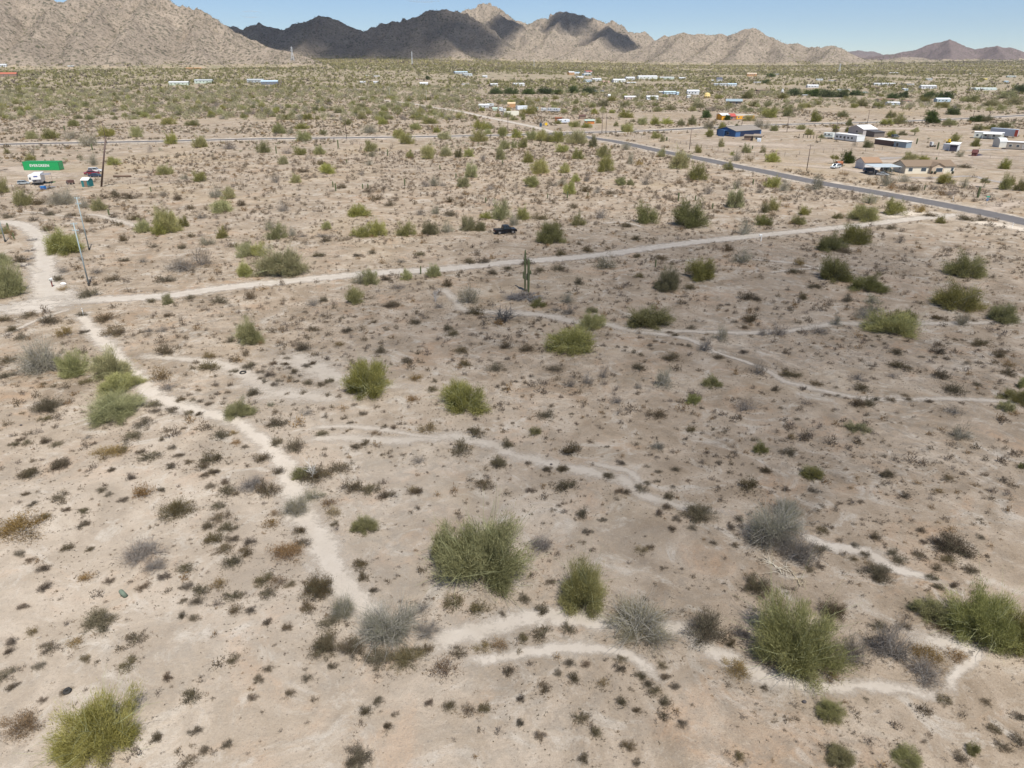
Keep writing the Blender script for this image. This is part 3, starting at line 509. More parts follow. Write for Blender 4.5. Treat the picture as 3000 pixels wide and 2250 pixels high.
DATA = """
A 0 350 .3391
p930,150,130,90;p1190,155,100,95;p1490,215,115,110;p1730,245,140,100;g770,235,180,140;q450,170,160,100;p280,170,90,70;g610,170,110,80;p1460,45,130,60;q1670,55,130,60;p640,60,100,60;q265,360,100,60;p985,395,120,75;p1430,480,140,90;q1730,540,110,110;g1600,520,90,70;g810,400,100,110;g1870,680,140,120;p1980,690,130,110;p1920,805,200,120;q210,750,170,160;q20,640,120,180;g560,740,230,150;g730,770,120,110;p860,790,150,110;c190,820,70,60;c350,740,130,60;p1450,985,230,230;p1240,980,140,120;q1370,1000,130,120;q1590,930,100,110;d1740,860,120,80;c1170,870,120,55;c1120,690,120,60;d1410,665,130,65;p560,1160,330,210;q1925,1030,100,110;c1960,960,80,50;d1570,1320,320,150;d1750,1270,200,220;g1790,1090,140,100;p2120,1190,150,150;p2120,1360,180,140;p90,1535,280,320;p40,1260,130,110;c170,1240,130,80;d550,1330,120,70;d840,1335,110,80;c1430,1410,150,70;c975,1400,120,60;c500,1400,100,60;b545,1480,110,40;c780,1540,150,100;p1450,1600,90,110;c1540,1590,70,60;c1900,1590,130,70;c2160,1560,120,90;c1065,1055,90,70;c1240,1060,70,50;c1330,1110,80,50;c1580,1120,90,60;c1650,1020,80,40;c2030,1110,80,50;c1070,1230,90,40;d1240,1240,110,50;p50,990,90,70;q65,300,60,50;d1980,260,150,80;g285,300,50,90;g400,300,50,70;g700,360,60,120;d1300,290,60,80;c990,850,80,40;c1030,920,80,40;c780,890,90,50;c440,830,100,45;c80,855,90,45;c285,880,80,45;c410,970,90,60;c620,840,100,40;c2090,750,90,60;c1640,780,90,50;c1540,700,110,60;c1000,680,90,70;c900,690,80,50
B 750 350 .3391
p200,125,110,100;g300,130,80,60;p400,85,120,60;p410,190,130,100;q580,135,70,50;g980,120,150,80;p1240,165,110,80;p1290,215,140,100;p1375,90,110,60;p1100,45,90,50;p1560,115,70,50;p1630,175,115,75;p1930,195,150,110;p2130,150,90,90;q1950,90,160,70;q1500,40,150,45;q60,290,130,110;p385,310,110,80;p550,305,120,80;p990,280,130,100;g1000,325,120,60;p1490,345,150,130;p1640,320,120,90;q1750,330,100,90;p1840,325,100,80;p2110,350,100,110;p2150,260,110,90;q1330,335,70,70;d1180,260,60,80;d280,300,110,70;d830,220,50,60;p235,390,100,80;p610,470,150,90;p350,550,110,80;d455,350,60,60;d175,550,110,100;d1960,360,80,80;g980,400,90,60;p1860,505,150,130;p1790,590,130,100;d1465,585,90,80;g1540,580,100,100;d1615,580,70,70;d2030,610,90,60;d910,480,90,50;d240,800,140,120;p890,845,200,130;p610,955,90,80;q190,1040,170,160;g120,960,120,110;g310,1010,80,100;q920,1020,190,120;p1050,1010,170,150;q1305,1010,180,140;q1500,1000,150,150;g1550,820,90,100;g1660,980,120,130;q1830,965,160,160;q1930,965,140,100;q1990,860,110,70;q2120,870,180,180;d570,1020,130,60;d400,1020,110,30;c1680,840,120,70;d1420,830,110,70;p230,1370,400,270;p30,1190,120,140;c550,1190,110,50;c710,1115,60,35;c885,1190,90,40;c1000,1165,90,40;c1075,1210,60,35;c1410,1180,110,45;d1255,1240,110,60;c840,1100,80,35;c2015,1060,70,50;c2170,1060,60,50;c2120,1170,80,50;c1850,1250,110,60;c1960,1245,100,60;g890,1430,140,130;p990,1430,150,150;p1300,1390,110,100;p1535,1365,140,120;c1130,1400,110,60;d1225,1470,170,80;c1650,1450,100,75;g1840,1600,220,210;c2180,1450,80,90;c2040,1345,90,55;c2170,1300,90,40;p855,1600,180,160;d500,1620,160,100;c580,1580,90,60;c1270,1580,80,50;c1165,1630,130,60;c570,390,100,40;c410,460,90,40;c570,750,80,60;c530,830,70,50;c740,600,90,50;c630,600,80,40;c970,635,100,40;c1040,700,90,50;c1160,750,90,50;c810,700,80,40;c360,720,80,40;c1190,890,70,50;c600,1060,90,60;c440,1155,60,40;c1350,680,60,40;c1670,720,90,50
C 1500 350 .3391
p40,160,100,80;p170,180,130,90;p260,190,120,110;q330,195,90,80;p400,200,120,100;p550,215,190,130;q700,240,90,110;q95,245,100,90;p20,250,60,90;p995,110,90,70;p1240,165,90,60;q1300,195,50,80;g1700,80,90,70;q1705,155,60,70;q1815,100,70,80;q1805,240,60,90;g985,265,100,80;p430,285,110,80;q140,375,120,100;p240,470,180,130;p455,465,100,90;q570,345,110,100;p790,330,130,110;p810,455,160,140;p1290,325,80,75;p1450,430,180,170;q1600,530,150,170;q1865,440,90,80;g1030,390,80,110;b1100,400,80,70;q1605,290,70,70;g1935,360,80,100;p1895,340,60,60;b2045,365,80,60;q2020,290,80,80;q2165,290,50,80;c945,175,50,30;c1410,250,40,25;p165,585,150,110;d25,610,60,100;d350,580,130,70;g430,570,100,80;p500,650,110,120;p550,540,90,70;d640,540,80,110;p935,570,110,80;p1020,570,70,60;d1150,570,110,90;b1440,560,100,50;c630,630,100,60;d740,640,90,70;d1265,490,60,50;d1690,650,120,90;d2130,640,90,90;p1920,770,210,180;g1940,600,100,100;q1155,900,210,200;q1550,935,320,230;d770,860,120,130;c770,920,60,60;q575,920,130,120;q340,1080,260,230;c240,870,130,60;p90,870,130,120;g20,920,110,110;q2160,920,150,110;q2190,810,90,110;g2010,1000,150,150;c985,935,90,55;c1380,980,60,50;c320,780,70,60;c1070,1045,90,50;c415,1180,110,60;c655,1150,100,60;c1200,1140,80,50;c520,1240,80,60;g800,1300,210,150;c1080,1195,90,45;c1290,1220,140,50;c400,1310,120,60;c240,1320,100,45;c120,1260,90,80;c575,1430,100,75;q1620,1390,260,210;q1340,1490,230,220;g1970,1250,220,140;c1870,1140,90,60;c2080,1080,80,50;c1570,1120,80,40;c1090,1370,100,50;c1530,1470,100,60;g480,1590,120,110;c2030,1560,150,80;c2110,1570,90,50;c640,980,70,50;c710,990,70,45;c1180,970,80,50;c860,730,80,50;c530,770,90,50;c210,750,70,50;c860,650,120,50;c1070,710,70,40;c960,360,60,40;c1690,990,60,50;c1800,920,80,50
D 2250 350 .3391
p30,370,140,90;n685,380,110,110;p570,385,100,80;p350,130,60,50;p450,195,70,70;p290,90,70,40;q580,110,60,60;q690,110,40,45;q790,170,60,50;q855,245,90,80;d745,240,60,70;q1065,155,70,60;p1260,140,70,60;p1090,200,80,45;q1610,200,100,80;q1790,235,90,80;p1220,355,130,75;q1340,355,110,40;g1655,325,80,70;q2040,430,100,100;g1020,580,140,140;g1180,545,160,75;b890,570,75,55;b1070,605,80,60;c1260,620,120,60;c1340,620,50,50;d1430,610,90,60;p1530,560,150,100;d1550,660,150,90;b1500,662,80,50;g1690,595,90,110;p1860,590,110,90;q2050,610,110,150;q2170,620,110,120;p45,590,150,110;g130,620,110,110;g405,610,150,140;b650,480,80,40;c700,515,70,35;c190,435,50,35;c415,440,60,35;c525,465,70,35;g875,730,160,110;q815,880,290,160;q1080,830,210,150;b1320,810,110,130;q45,790,110,120;q315,830,110,90;q250,910,130,100;q15,920,60,100;q600,860,80,60;c470,840,80,50;q745,1080,260,190;q530,1140,250,170;c660,1155,140,60;q565,1400,280,210;q850,1490,290,170;b265,1265,90,90;q1690,1370,310,240;q1620,1650,380,270;q1490,900,80,80;c1400,840,120,30;d1135,1070,90,90;c1160,1310,70,60;c400,1460,120,50;c210,1330,110,50;c300,1560,90,70;c680,1580,90,80;g890,1600,150,100;c1690,420,120,40;c1800,400,70,40;c1810,450,60,50;c1900,410,60,40;c1950,500,40,30;c2000,540,80,40;d1400,520,70,50;c2140,450,50,70;q2100,570,60,80;c1780,730,60,25;c1850,745,60,25;c1920,750,70,25;c1980,745,50,20;c1190,925,70,40;c1270,905,60,30;c1060,950,110,40;c1720,880,160,40;c1850,880,90,40;c2000,910,60,35
E 0 850 .3391
c430,300,190,100;b560,400,150,100;c250,240,150,45;c50,270,130,60;c110,360,110,60;c190,430,110,70;g390,720,330,330;p650,755,230,240;p970,765,400,260;p1040,880,340,120;p1010,1120,460,270;d930,1150,140,70;c750,810,120,40;c710,230,90,50;c920,275,180,90;c980,400,200,100;d1290,370,110,60;d1410,370,150,70;c1465,235,90,50;c730,375,90,40;c1430,570,140,120;b1810,600,110,80;c1820,700,160,100;c2160,680,150,70;c75,630,130,80;c70,760,150,50;p2160,470,260,220;c2000,450,100,60;b1390,790,170,130;d1460,870,190,110;c430,1060,230,140;c390,1130,110,50;c1250,1180,160,80;c1340,1010,140,70;c1490,1060,130,40;c1630,1080,100,45;t1730,1085,80,40;t1350,1060,90,40;c1560,965,90,50;q2070,1110,250,190;c2195,920,110,90;c1140,1300,180,90;d750,1290,90,50;t810,1340,60,40;c400,1330,90,70;c120,1350,100,35;c240,1335,90,45;t180,1300,80,35;c490,1350,100,40;b940,1450,240,70;c1070,1400,110,60;c1300,1470,170,60;c1220,1420,90,50;t1490,1380,90,50;t1540,1450,90,45;c1480,1540,100,60;c1820,1500,180,120;c1750,1550,110,60;t1630,1500,80,40;c1650,1560,80,50;t1850,1590,90,50;c1910,1290,150,95;b2020,1250,90,50;b2040,1340,90,50;t2120,1370,70,40;c2190,1410,80,40;c530,1545,150,90;c250,1610,150,70;t970,1570,60,40;t1590,1205,60,35;t830,1080,60,35;t200,1075,60,30;t470,840,60,35;t380,820,60,30;t350,770,60,30;t1860,835,70,50;t1990,830,60,40;t1970,895,60,40;t1880,910,60,40;t1640,915,60,35;t1730,975,70,40;t1810,1000,80,45;t1670,960,70,40;t1720,875,60,35;c2020,715,90,40;t1690,640,60,40;t1660,690,70,50;t1400,1310,60,60;c1040,225,80,40;c1170,130,80,40;c1310,110,90,45;c1640,80,90,45
F 750 850 .3391
c300,130,80,50;c410,530,130,95;b715,490,100,50;c490,355,110,50;c700,310,80,40;c790,370,110,60;c1180,150,130,60;c1370,295,110,60;c1550,290,80,35;c1620,240,80,50;c1660,350,90,60;c1700,400,110,70;c1085,550,110,75;c1310,640,100,70;d1580,160,110,80;c1465,155,60,40;c1340,205,60,40;c1890,220,140,90;b2090,310,90,70;p970,920,420,350;b1390,790,120,90;p1800,1060,430,310;c1520,880,110,60;b1360,970,110,70;c2160,510,110,80;c1780,545,140,70;c1805,660,120,70;c2060,700,160,70;b1480,1230,150,110;c1900,1270,160,90;c1780,1420,190,130;c2170,1370,110,90;c2100,1530,150,100;d1410,1510,160,110;c950,1340,110,60;c860,1380,110,60;b1040,1260,110,40;c575,1265,110,60;c350,1400,170,140;d440,1080,140,60;g130,1010,80,60;c190,1190,170,110;c430,1240,60,60;c180,1350,110,90;c720,1580,170,110;q390,1640,160,130;c560,1640,180,110;c60,1480,150,80;c200,1590,110,70;t150,650,75,40;t245,655,80,40;t270,600,70,35;t330,725,90,45;t120,750,100,50;t45,720,90,30;t275,690,70,40;t205,800,70,40;t170,830,80,40;t80,805,60,50;t40,775,60,35;t345,800,60,35;c455,820,90,60;c560,835,90,50;t380,750,50,30;t410,900,70,50;t270,905,50,30;t435,670,80,40;t490,650,80,45;t620,920,60,45;t720,930,70,40;t225,565,60,40;t300,770,70,35;c640,805,110,35;t1540,800,60,45;t570,1040,60,40;t600,1105,60,35;t930,1080,80,50;t815,1160,60,40;t1110,1195,70,40;t1195,1200,80,40;t1095,1435,60,30;t1165,1450,50,30;t855,240,50,30;t750,250,60,30;t1110,335,50,25;t420,195,50,20;t600,285,60,25;t1865,395,70,30;t1945,385,50,30;t2150,700,60,30;t1430,635,60,20;t1020,290,60,35;t615,610,60,40;t845,1005,70,30;t2180,610,60,40;t1900,1130,70,40;t2135,825,60,40;t2090,850,60,40;t2140,870,60,35
G 1500 850 .3391
q230,150,140,90;d490,220,140,140;d380,190,110,70;q690,200,110,70;p685,350,230,170;p510,550,400,250;q1170,330,410,220;c140,250,80,45;d1660,540,140,190;g1800,440,150,150;c1380,610,170,85;c135,540,140,90;c370,710,150,65;d500,850,160,110;d650,820,110,150;d790,770,110,150;c1100,700,110,80;d1085,860,70,100;g1310,850,190,200;q1720,850,200,120;p1570,990,140,110;d2010,1060,220,160;c1890,670,80,50;d2120,740,170,160;d900,990,150,95;c1240,1110,170,95;c290,1120,140,95;q200,1255,140,80;c1540,1230,90,70;g1260,1385,140,105;c520,1430,190,140;t440,1570,90,60;t300,1570,70,40;t140,1520,70,50;t930,1510,90,45;c830,1620,90,50;q2140,1420,140,120;t1920,1420,70,40;c2060,280,150,90;d2170,400,100,120;t880,270,60,40;c1550,340,90,40;c1500,390,80,40;t1400,400,70,30;t1360,380,70,30;t1490,120,60,30;t270,320,50,30;t180,325,50,25;t240,345,50,25;t1410,400,60,30;t1240,450,50,30;t1310,460,50,25;t1380,470,50,25;t1450,480,60,30;t1520,495,80,30;t1190,490,60,35;t1200,515,50,25;t1050,550,60,35;t1115,570,60,35;t980,500,50,25;t910,500,50,30;t790,490,60,30;t1110,420,60,30;t165,755,60,35;t90,770,50,30;t35,800,50,30;t120,815,50,40;t425,935,50,35;t340,1010,60,35;t510,1080,50,30;t595,1070,40,20;t560,1165,50,30;t940,1155,70,30;t1640,1030,50,30;t1740,1215,50,30;t1835,1240,60,30;t1500,1300,50,40;t1200,1435,60,30;t1250,1460,60,30;t820,1365,50,30;t680,1325,60,35;t410,1220,50,25;t1410,1565,80,35;t1680,1420,70,40;t1770,1450,70,25;t1780,1510,60,35;t1640,1500,60,40;t1270,1580,60,30;t1160,1535,60,30;t2100,1310,70,45;t2180,1580,80,50;t1880,1590,70,30;t2000,550,80,40;c1420,250,50,30;c1590,260,60,35;c1640,150,60,30;c1550,150,60,40;t1800,140,50,25;t1860,135,50,30;t1850,190,50,30;t1920,285,60,30;t2000,340,90,40;c2100,900,70,35;c2190,890,60,35;t2050,180,60,30;t1780,600,100,50;t910,110,60,30
H 2250 850 .3391
d80,400,180,160;d430,380,190,100;g580,310,100,120;g820,250,200,130;p1050,385,400,240;g900,200,120,120;q1180,290,200,150;c1290,150,50,30;c1830,490,130,85;c1980,580,110,70;c1460,555,120,80;c1110,560,100,70;c790,545,80,60;c1140,690,180,90;c1240,690,80,60;d1080,760,110,60;c1490,770,140,100;c2070,740,120,80;b2080,670,110,70;c1610,900,200,90;d780,790,180,80;c800,870,150,60;c770,1010,110,100;c870,1010,100,90;d1600,1080,180,110;c190,760,170,80;c415,825,110,40;q2150,980,270,140;p2190,850,90,100;p2050,1050,160,110;g1650,1300,190,170;q770,1230,190,110;b200,1300,90,80;d350,1270,90,50;c160,1430,140,80;q370,1620,200,110;c1040,1610,100,60;c1300,1400,70,40;c1680,1495,80,35;q2180,1540,60,60;q2020,280,260,190;g1670,310,150,140;t520,915,60,25;t600,925,60,25;t680,945,60,25;t940,960,80,40;t1050,965,100,30;t1200,960,90,30;t1390,975,80,35;t1180,920,70,35;t1110,925,40,25;c1800,830,90,35;c1920,825,80,30;c1730,575,70,40;t1715,645,70,35;t1815,640,70,35;t1960,630,60,35;t1820,530,50,25;t1540,605,60,40;t1570,650,40,30;t1440,590,50,30;t1320,585,50,25;t990,560,40,25;t1005,470,60,25;t910,495,50,20;t950,410,60,25;t1055,415,50,25;t1200,450,60,30;t840,405,50,25;t830,440,50,20;t745,485,40,20;t430,495,40,20;t1610,435,60,25;t1690,440,50,20;t1720,405,50,20;t2190,415,50,20;t2150,470,50,25;t160,560,70,60;t300,870,60,50;t70,880,80,60;t110,1030,60,30;t250,1125,60,25;t990,1185,50,25;t860,1395,50,25;t1000,1445,60,30;t1985,1510,50,25;t1500,1480,50,30;t1860,1610,60,50;t590,850,60,25;t270,370,60,30;t260,290,60,35;t150,230,50,30;t200,215,40,20;t190,250,50,25;t355,195,50,25;t1680,990,60,30;t1780,275,60,30;c1480,265,140,50;t840,850,60,30;t125,1190,50,25;t650,1430,40,25
I 0 1350 .5426
p590,1590,400,380;b110,1480,210,110;d780,550,220,150;d850,600,140,80;b145,400,250,90;c960,305,160,100;c540,910,160,105;b780,205,110,95;d1370,165,150,100;c1450,190,120,90;g1600,310,160,130;g1700,220,130,80;c1680,110,170,80;b1550,540,170,110;c1720,740,160,130;c1760,1050,150,120;c1780,910,100,70;c170,85,110,50;c330,40,110,50;t240,600,70,50;t245,705,70,50;t125,805,60,35;c370,485,70,40;t490,490,50,30;t165,550,60,30;t105,520,70,40;c455,360,70,40;c455,285,60,35;t360,275,50,30;c245,310,60,30;t775,700,70,35;t885,645,80,40;c1005,600,90,50;t990,770,50,30;t1060,860,60,35;t990,850,50,40;c1275,825,90,50;t1360,825,60,35;c1445,745,90,55;c1665,825,80,60;t1450,890,60,40;t1550,920,60,45;c1270,1090,80,50;t460,1090,70,45;c700,1120,110,45;c740,985,110,50;b410,1010,90,55;c270,1030,100,45;t220,1120,70,40;c40,1175,100,45;t75,1240,70,40;c1035,1300,100,70;t910,1190,60,50;t1370,1290,60,40;t1570,1280,70,40;t1450,1140,60,35;t1660,1190,60,35;t1400,1200,60,40;t1800,1120,60,35;c1180,260,80,45;c1200,325,100,50;c1235,385,100,60;t1130,370,60,50;c1160,450,100,70;t1260,440,80,45;t1350,455,70,40;c1330,515,90,60;c1210,500,100,45;c1260,580,100,80;t1145,150,60,35;c1225,185,100,55;t1220,130,50,40;t1270,190,50,25;t1110,90,60,30;t1160,75,60,35;t1015,695,70,50;c1090,725,90,60;t1065,780,80,50;c1260,755,100,50;t845,1520,70,70;t1110,1590,60,60;c1020,1650,90,50;t1230,1550,60,50;t1060,1480,70,50;b180,945,60,50;t70,1000,60,50;t60,1045,60,40;c1430,670,110,70;b1500,680,100,50;t1570,680,60,35;c1620,400,70,50;b1800,305,80,60;b1780,250,80,55;t1810,355,50,35;c1640,465,80,50;b470,650,90,50;t590,665,60,35;t230,1305,50,25;t360,1255,60,30;b1185,690,80,60;t590,190,50,25;t550,170,60,30;t140,190,50,25;t180,245,60,25;c330,210,90,35;t710,105,50,50;t670,220,60,30;t870,170,50,30;t600,60,50,25;b1460,360,90,40;b1490,300,70,30
J 1000 1350 .5426
p750,690,520,450;p560,560,180,200;d1075,500,150,110;p1300,830,320,310;g1600,985,380,240;g270,1000,360,270;g20,860,150,150;d470,960,140,100;d440,830,110,90;c600,800,130,80;c750,830,110,75;c990,770,60,55;c1080,830,80,65;q130,390,150,110;c60,1060,140,110;c210,1105,150,70;c350,1110,180,70;c450,1050,90,60;b565,1170,130,105;c635,1060,100,55;b760,1030,90,55;b855,1030,90,65;c980,985,70,50;c1080,960,110,60;c1225,930,80,55;c905,1160,70,55;t1230,1115,60,45;t1320,1120,60,40;c1250,1200,70,55;t1165,1160,50,35;c1095,1250,80,60;b1415,1225,60,50;t970,1305,50,45;t970,1435,50,45;t475,1330,50,45;c585,1355,70,75;b690,1375,75,85;c775,1365,70,55;c135,1375,70,55;t205,1320,65,40;t255,1460,55,50;t295,1385,45,30;c1290,1415,80,55;c1370,1495,65,60;c1310,1635,65,60;c1545,1570,80,65;t1590,1640,50,30;c1510,1330,65,55;t1600,1370,60,35;c1750,1330,75,55;c1690,1270,70,50;c1660,1230,65,45;c1500,1140,65,50;t1510,1090,70,35;c1740,1400,70,45;t1730,1120,60,35;t1750,1190,60,40;t1800,1240,60,45;t1840,1440,60,40;c1610,1180,70,45;c95,1650,150,100;c60,170,100,80;c165,180,100,65;c250,210,90,60;t405,190,70,50;c770,155,110,55;c1215,165,110,75;t1020,175,55,35;c100,590,100,45;c120,650,60,60;c1195,60,60,45;t1115,60,50,35;c850,30,80,50;c1440,100,70,40;c1620,170,80,45;t1500,180,50,35;t1540,180,50,30;c1770,210,60,50;t1760,265,55,40;t1715,300,55,40;t1810,330,60,35;c1300,310,70,65;t1330,400,60,35;b1620,500,70,55;t1670,480,50,30;t1410,330,50,25;t1780,380,50,30;t1130,675,60,40;t1145,275,40,20;t1200,285,45,20;t1175,250,35,20;t1205,240,35,20;b390,170,60,40;t1360,490,40,20;t1300,450,40,20;t1360,450,30,20;t1075,1510,60,50;t1700,120,40,25;t1650,130,50,25;t1710,65,40,20;t1790,150,40,20;t1740,590,40,25;t960,1040,45,30;t870,840,50,25;t180,720,60,40
K 2000 1350 .5426
p580,1150,490,430;p1590,980,390,320;q1800,1030,190,290;q1330,860,220,140;g480,460,320,270;d630,570,200,180;d420,480,180,130;d520,500,200,150;g560,300,150,110;c115,980,200,170;d300,965,100,110;c400,720,160,105;c800,850,140,110;d900,1110,180,200;d1110,1090,220,240;d1290,1210,220,150;b1300,1100,190,80;b1470,1075,110,45;b800,1190,90,50;b270,1160,160,45;c85,320,160,90;q695,100,130,80;c355,160,110,80;c1445,510,170,125;c1040,640,140,90;q780,1400,150,115;q840,1650,180,80;q1200,1650,160,80;q1560,1590,80,80;c1500,1630,90,60;c1720,1560,80,45;c1800,1530,80,55;c1680,1470,75,45;c1820,1410,80,45;c1400,1310,90,45;t1640,1320,60,30;c300,1620,65,50;c1550,610,80,60;c1340,645,70,45;c1370,590,75,40;c1170,560,90,45;c1125,515,60,45;c1420,550,90,35;c1040,430,70,45;t985,520,60,35;t935,470,55,30;t915,540,55,25;c1275,530,80,35;t1300,450,50,25;t845,440,45,25;c750,395,80,30;c1200,200,65,35;c1100,95,70,45;b1375,175,60,30;c1735,120,55,35;c1430,110,70,30;c1845,45,50,60;t845,240,40,25;t750,250,40,20;t960,230,45,20;t555,165,50,30;c450,65,60,35;c300,330,60,40;t260,375,50,35;t165,455,45,30;t280,465,50,25;t50,375,60,30;t30,115,40,20;t190,150,35,20;t1600,325,35,20;t1600,420,55,25;t1290,390,50,35;c740,500,90,50;t740,580,60,25;t680,600,60,30;c1400,925,100,50;c1050,915,90,40;c1190,910,80,40;t440,1240,50,20;t990,1300,35,20;t540,1545,25,15;c260,1005,60,60;t710,170,60,20;t200,15,40,20;t790,1210,40,20;t1470,690,60,40;c1380,700,70,40
T 1000 0 .4521
g190,865,110,55;p265,805,60,45;q480,835,80,40;p280,720,60,40;p370,730,60,40;q40,810,60,50;p580,800,70,35;p370,880,80,40;p620,858,60,35;p270,760,60,40;q130,710,60,50;p770,770,70,40;q900,830,110,55;p960,835,60,40;q1120,780,60,30;q1180,780,40,30;q1220,740,100,55;p950,870,60,40;p1045,870,70,40;q1700,690,80,50;q1840,765,100,55;p1950,810,60,55;p2030,810,60,55;p2110,805,80,40;p1850,855,80,60;p1510,825,80,45;p1590,830,70,40;q1665,800,40,40;q1780,820,40,35;q2200,815,60,45;p1400,805,50,25;p1890,790,40,20;n1500,605,90,45;n1600,608,110,30;n1000,610,100,35;n1100,610,100,35;n1210,612,100,35;n1320,610,100,28;n1400,612,80,25;q1750,655,70,35;q2130,715,80,40;q2050,725,80,35;n560,518,40,25
U 2000 0 .4521
n150,765,70,50;n290,780,50,35;p430,785,80,40;g490,830,70,75;g540,835,60,50;g170,835,80,55;q255,850,60,55;q60,810,70,60;q560,765,110,70;q680,755,80,40;q860,790,80,80;q1035,760,80,45;q1160,690,80,50;q1350,765,80,50;q1400,805,80,70;q1320,810,90,50;n1610,800,100,80;q1590,745,50,30;n1750,745,80,45;q1730,815,90,50;n1900,790,90,45;q1960,790,90,45;q2090,830,90,50;q2000,840,80,40;q1950,840,60,30;q1910,845,80,45;q1075,815,50,50;p175,878,60,40;p590,850,60,40;p770,840,70,30;p815,875,60,45;p985,858,60,50;q1065,855,40,30;q1355,878,60,35;q1425,878,60,35;p1500,878,60,50;p350,850,50,50;n840,625,120,45;n930,632,130,48;n1030,632,90,45;n1120,620,90,35;n720,620,110,30;n1430,635,70,45;n1360,640,80,35;n1600,640,110,35;n1700,640,100,45;q1680,700,100,50;q1860,660,130,50;q2000,690,120,50;q2130,680,120,50;n2180,600,90,50;q2100,640,140,40;q1560,660,90,40;q1280,700,60,30;q550,690,60,40;q460,690,60,40;p770,705,60,40;q870,680,60,35;p1110,700,60,30;q640,640,70,40;q420,640,90,50;p230,640,60,30;q100,700,90,45;n570,500,60,20;n540,540,60,20
"""
def load_plants():
    cx = cy = 0; s = 1
    for line in DATA.strip().splitlines():
        line = line.strip()
        if not line: continue
        if line[1] == ' ': _, a, b_, s = line.split(); cx, cy, s = float(a), float(b_), float(s); continue
        for it in line.split(';'):
            k = it[0]; x, y, w_, h_ = map(float, it[1:].split(','))
            from_px(k, cx + x * s, cy + y * s, w_ * s, h_ * s)
load_plants()
LM = [((127,486),'green shipping container'),((700,245),'grey ranch house'),((29,215),'red-roofed house'),((1540,640),'tall saguaro cluster'),((1480,672),'black pickup truck'),((2170,390),'blue workshop'),
 ((2229,700),'white mailbox post'),((2720,490),'brown-roofed house'),((130,900),'junction of dirt tracks'),((261,820),'nearest grey steel pole'),((297,500),'leaning brown power pole'),((1470,925),'fallen arched deadwood'),
 ((1400,1600),'largest foreground palo verde'),((2300,1650),'pale fallen branches'),((320,2130),'lower-left palo verde'),((900,1380),'bleached white snag'),((1080,1090),'round mid-left palo verde'),((1365,1150),'dome-shaped palo verde'),
 ((2700,1180),'thin trail on the right'),((2315,1850),'bright lower-right tree'),((1150,1820),'silvery shrub by the wash'),((2890,590),'green road sign'),((1700,390),'fork of the paved roads'),((1480,330),'cream container'),
 ((2580,400),'white-roofed workshop'),((2950,410),'grey semi trailer'),((2170,350),'orange house'),((960,1600),'sandy wash'),((600,560),'wire fence on the left'),((300,1080),'cluster of bright trees'),((2780,900),'right edge trees'),((560,1750),'lower left sand'),
 ((1500,2100),'lower middle sand'),((2500,2150),'lower right sand'),((2480,1500),'pale bank on the right'),((1700,960),'dark tree above the trail'),((2140,640),'wide dark roadside tree'),((800,770),'wide bushy roadside tree'),((560,880),'long dirt road on the left'),((1900,740),'long dirt road in the middle'),((2160,305),'blue-grey roofed ranch'),((2480,470),'fenced bare yard'),((520,250),'pale green far building'),((790,280),'blue-gabled far ranch'),((1242,260),'lone white barn'),((313,390),'thin highway power pole'),((1016,375),'mid-left highway pole'),((1250,300),'pale slim far pole'),((150,300),'far left scrub'),((600,330),'scrub behind the highway'),((1784,287),'white ball tank'),((2292,271),'pointed white tent')]
ORD = ['', 'second ', 'third ', 'fourth ', 'fifth ', 'sixth ', 'seventh ', 'eighth ', 'ninth ', 'tenth ', 'eleventh ', 'twelfth ', 'thirteenth ', 'fourteenth ', 'fifteenth ', 'sixteenth ']
def relate(px, py):
    best = min(LM, key=lambda l: math.hypot((px - l[0][0]), (py - l[0][1]) * 1.6)); dx, dy = px - best[0][0], (py - best[0][1]) * 1.6
    if abs(dx) > abs(dy): r = 'right of' if dx > 0 else 'left of'
    else: r = 'in front of' if dy > 0 else 'behind'
    return best[1], r, math.hypot(dx, dy)
def label_plants(lst):
    gr = {}
    for p in lst:
        nm, r, d = relate(p['px'], p['py']); gr.setdefault((p['k'], nm, r), []).append((d, p))
    for (k, nm, r), L in gr.items():
        L.sort(key=lambda t: t[0])
        for i, (d, p) in enumerate(L):
            if k == 't' or i >= 16:
                p['label'] = f"{DESC[k]} {r} the {nm}" if k == 't' else f"{DESC[k]} farther {r} the {nm}"
                p['group'] = f"{DESC[k]}s {r} the {nm}"
            else:
                p['label'] = (f"{ORD[i]}nearest {DESC[k]} {r} the {nm}") if len(L) > 1 else f"lone {DESC[k]} {r} the {nm}"
                p['group'] = GROUP[k]
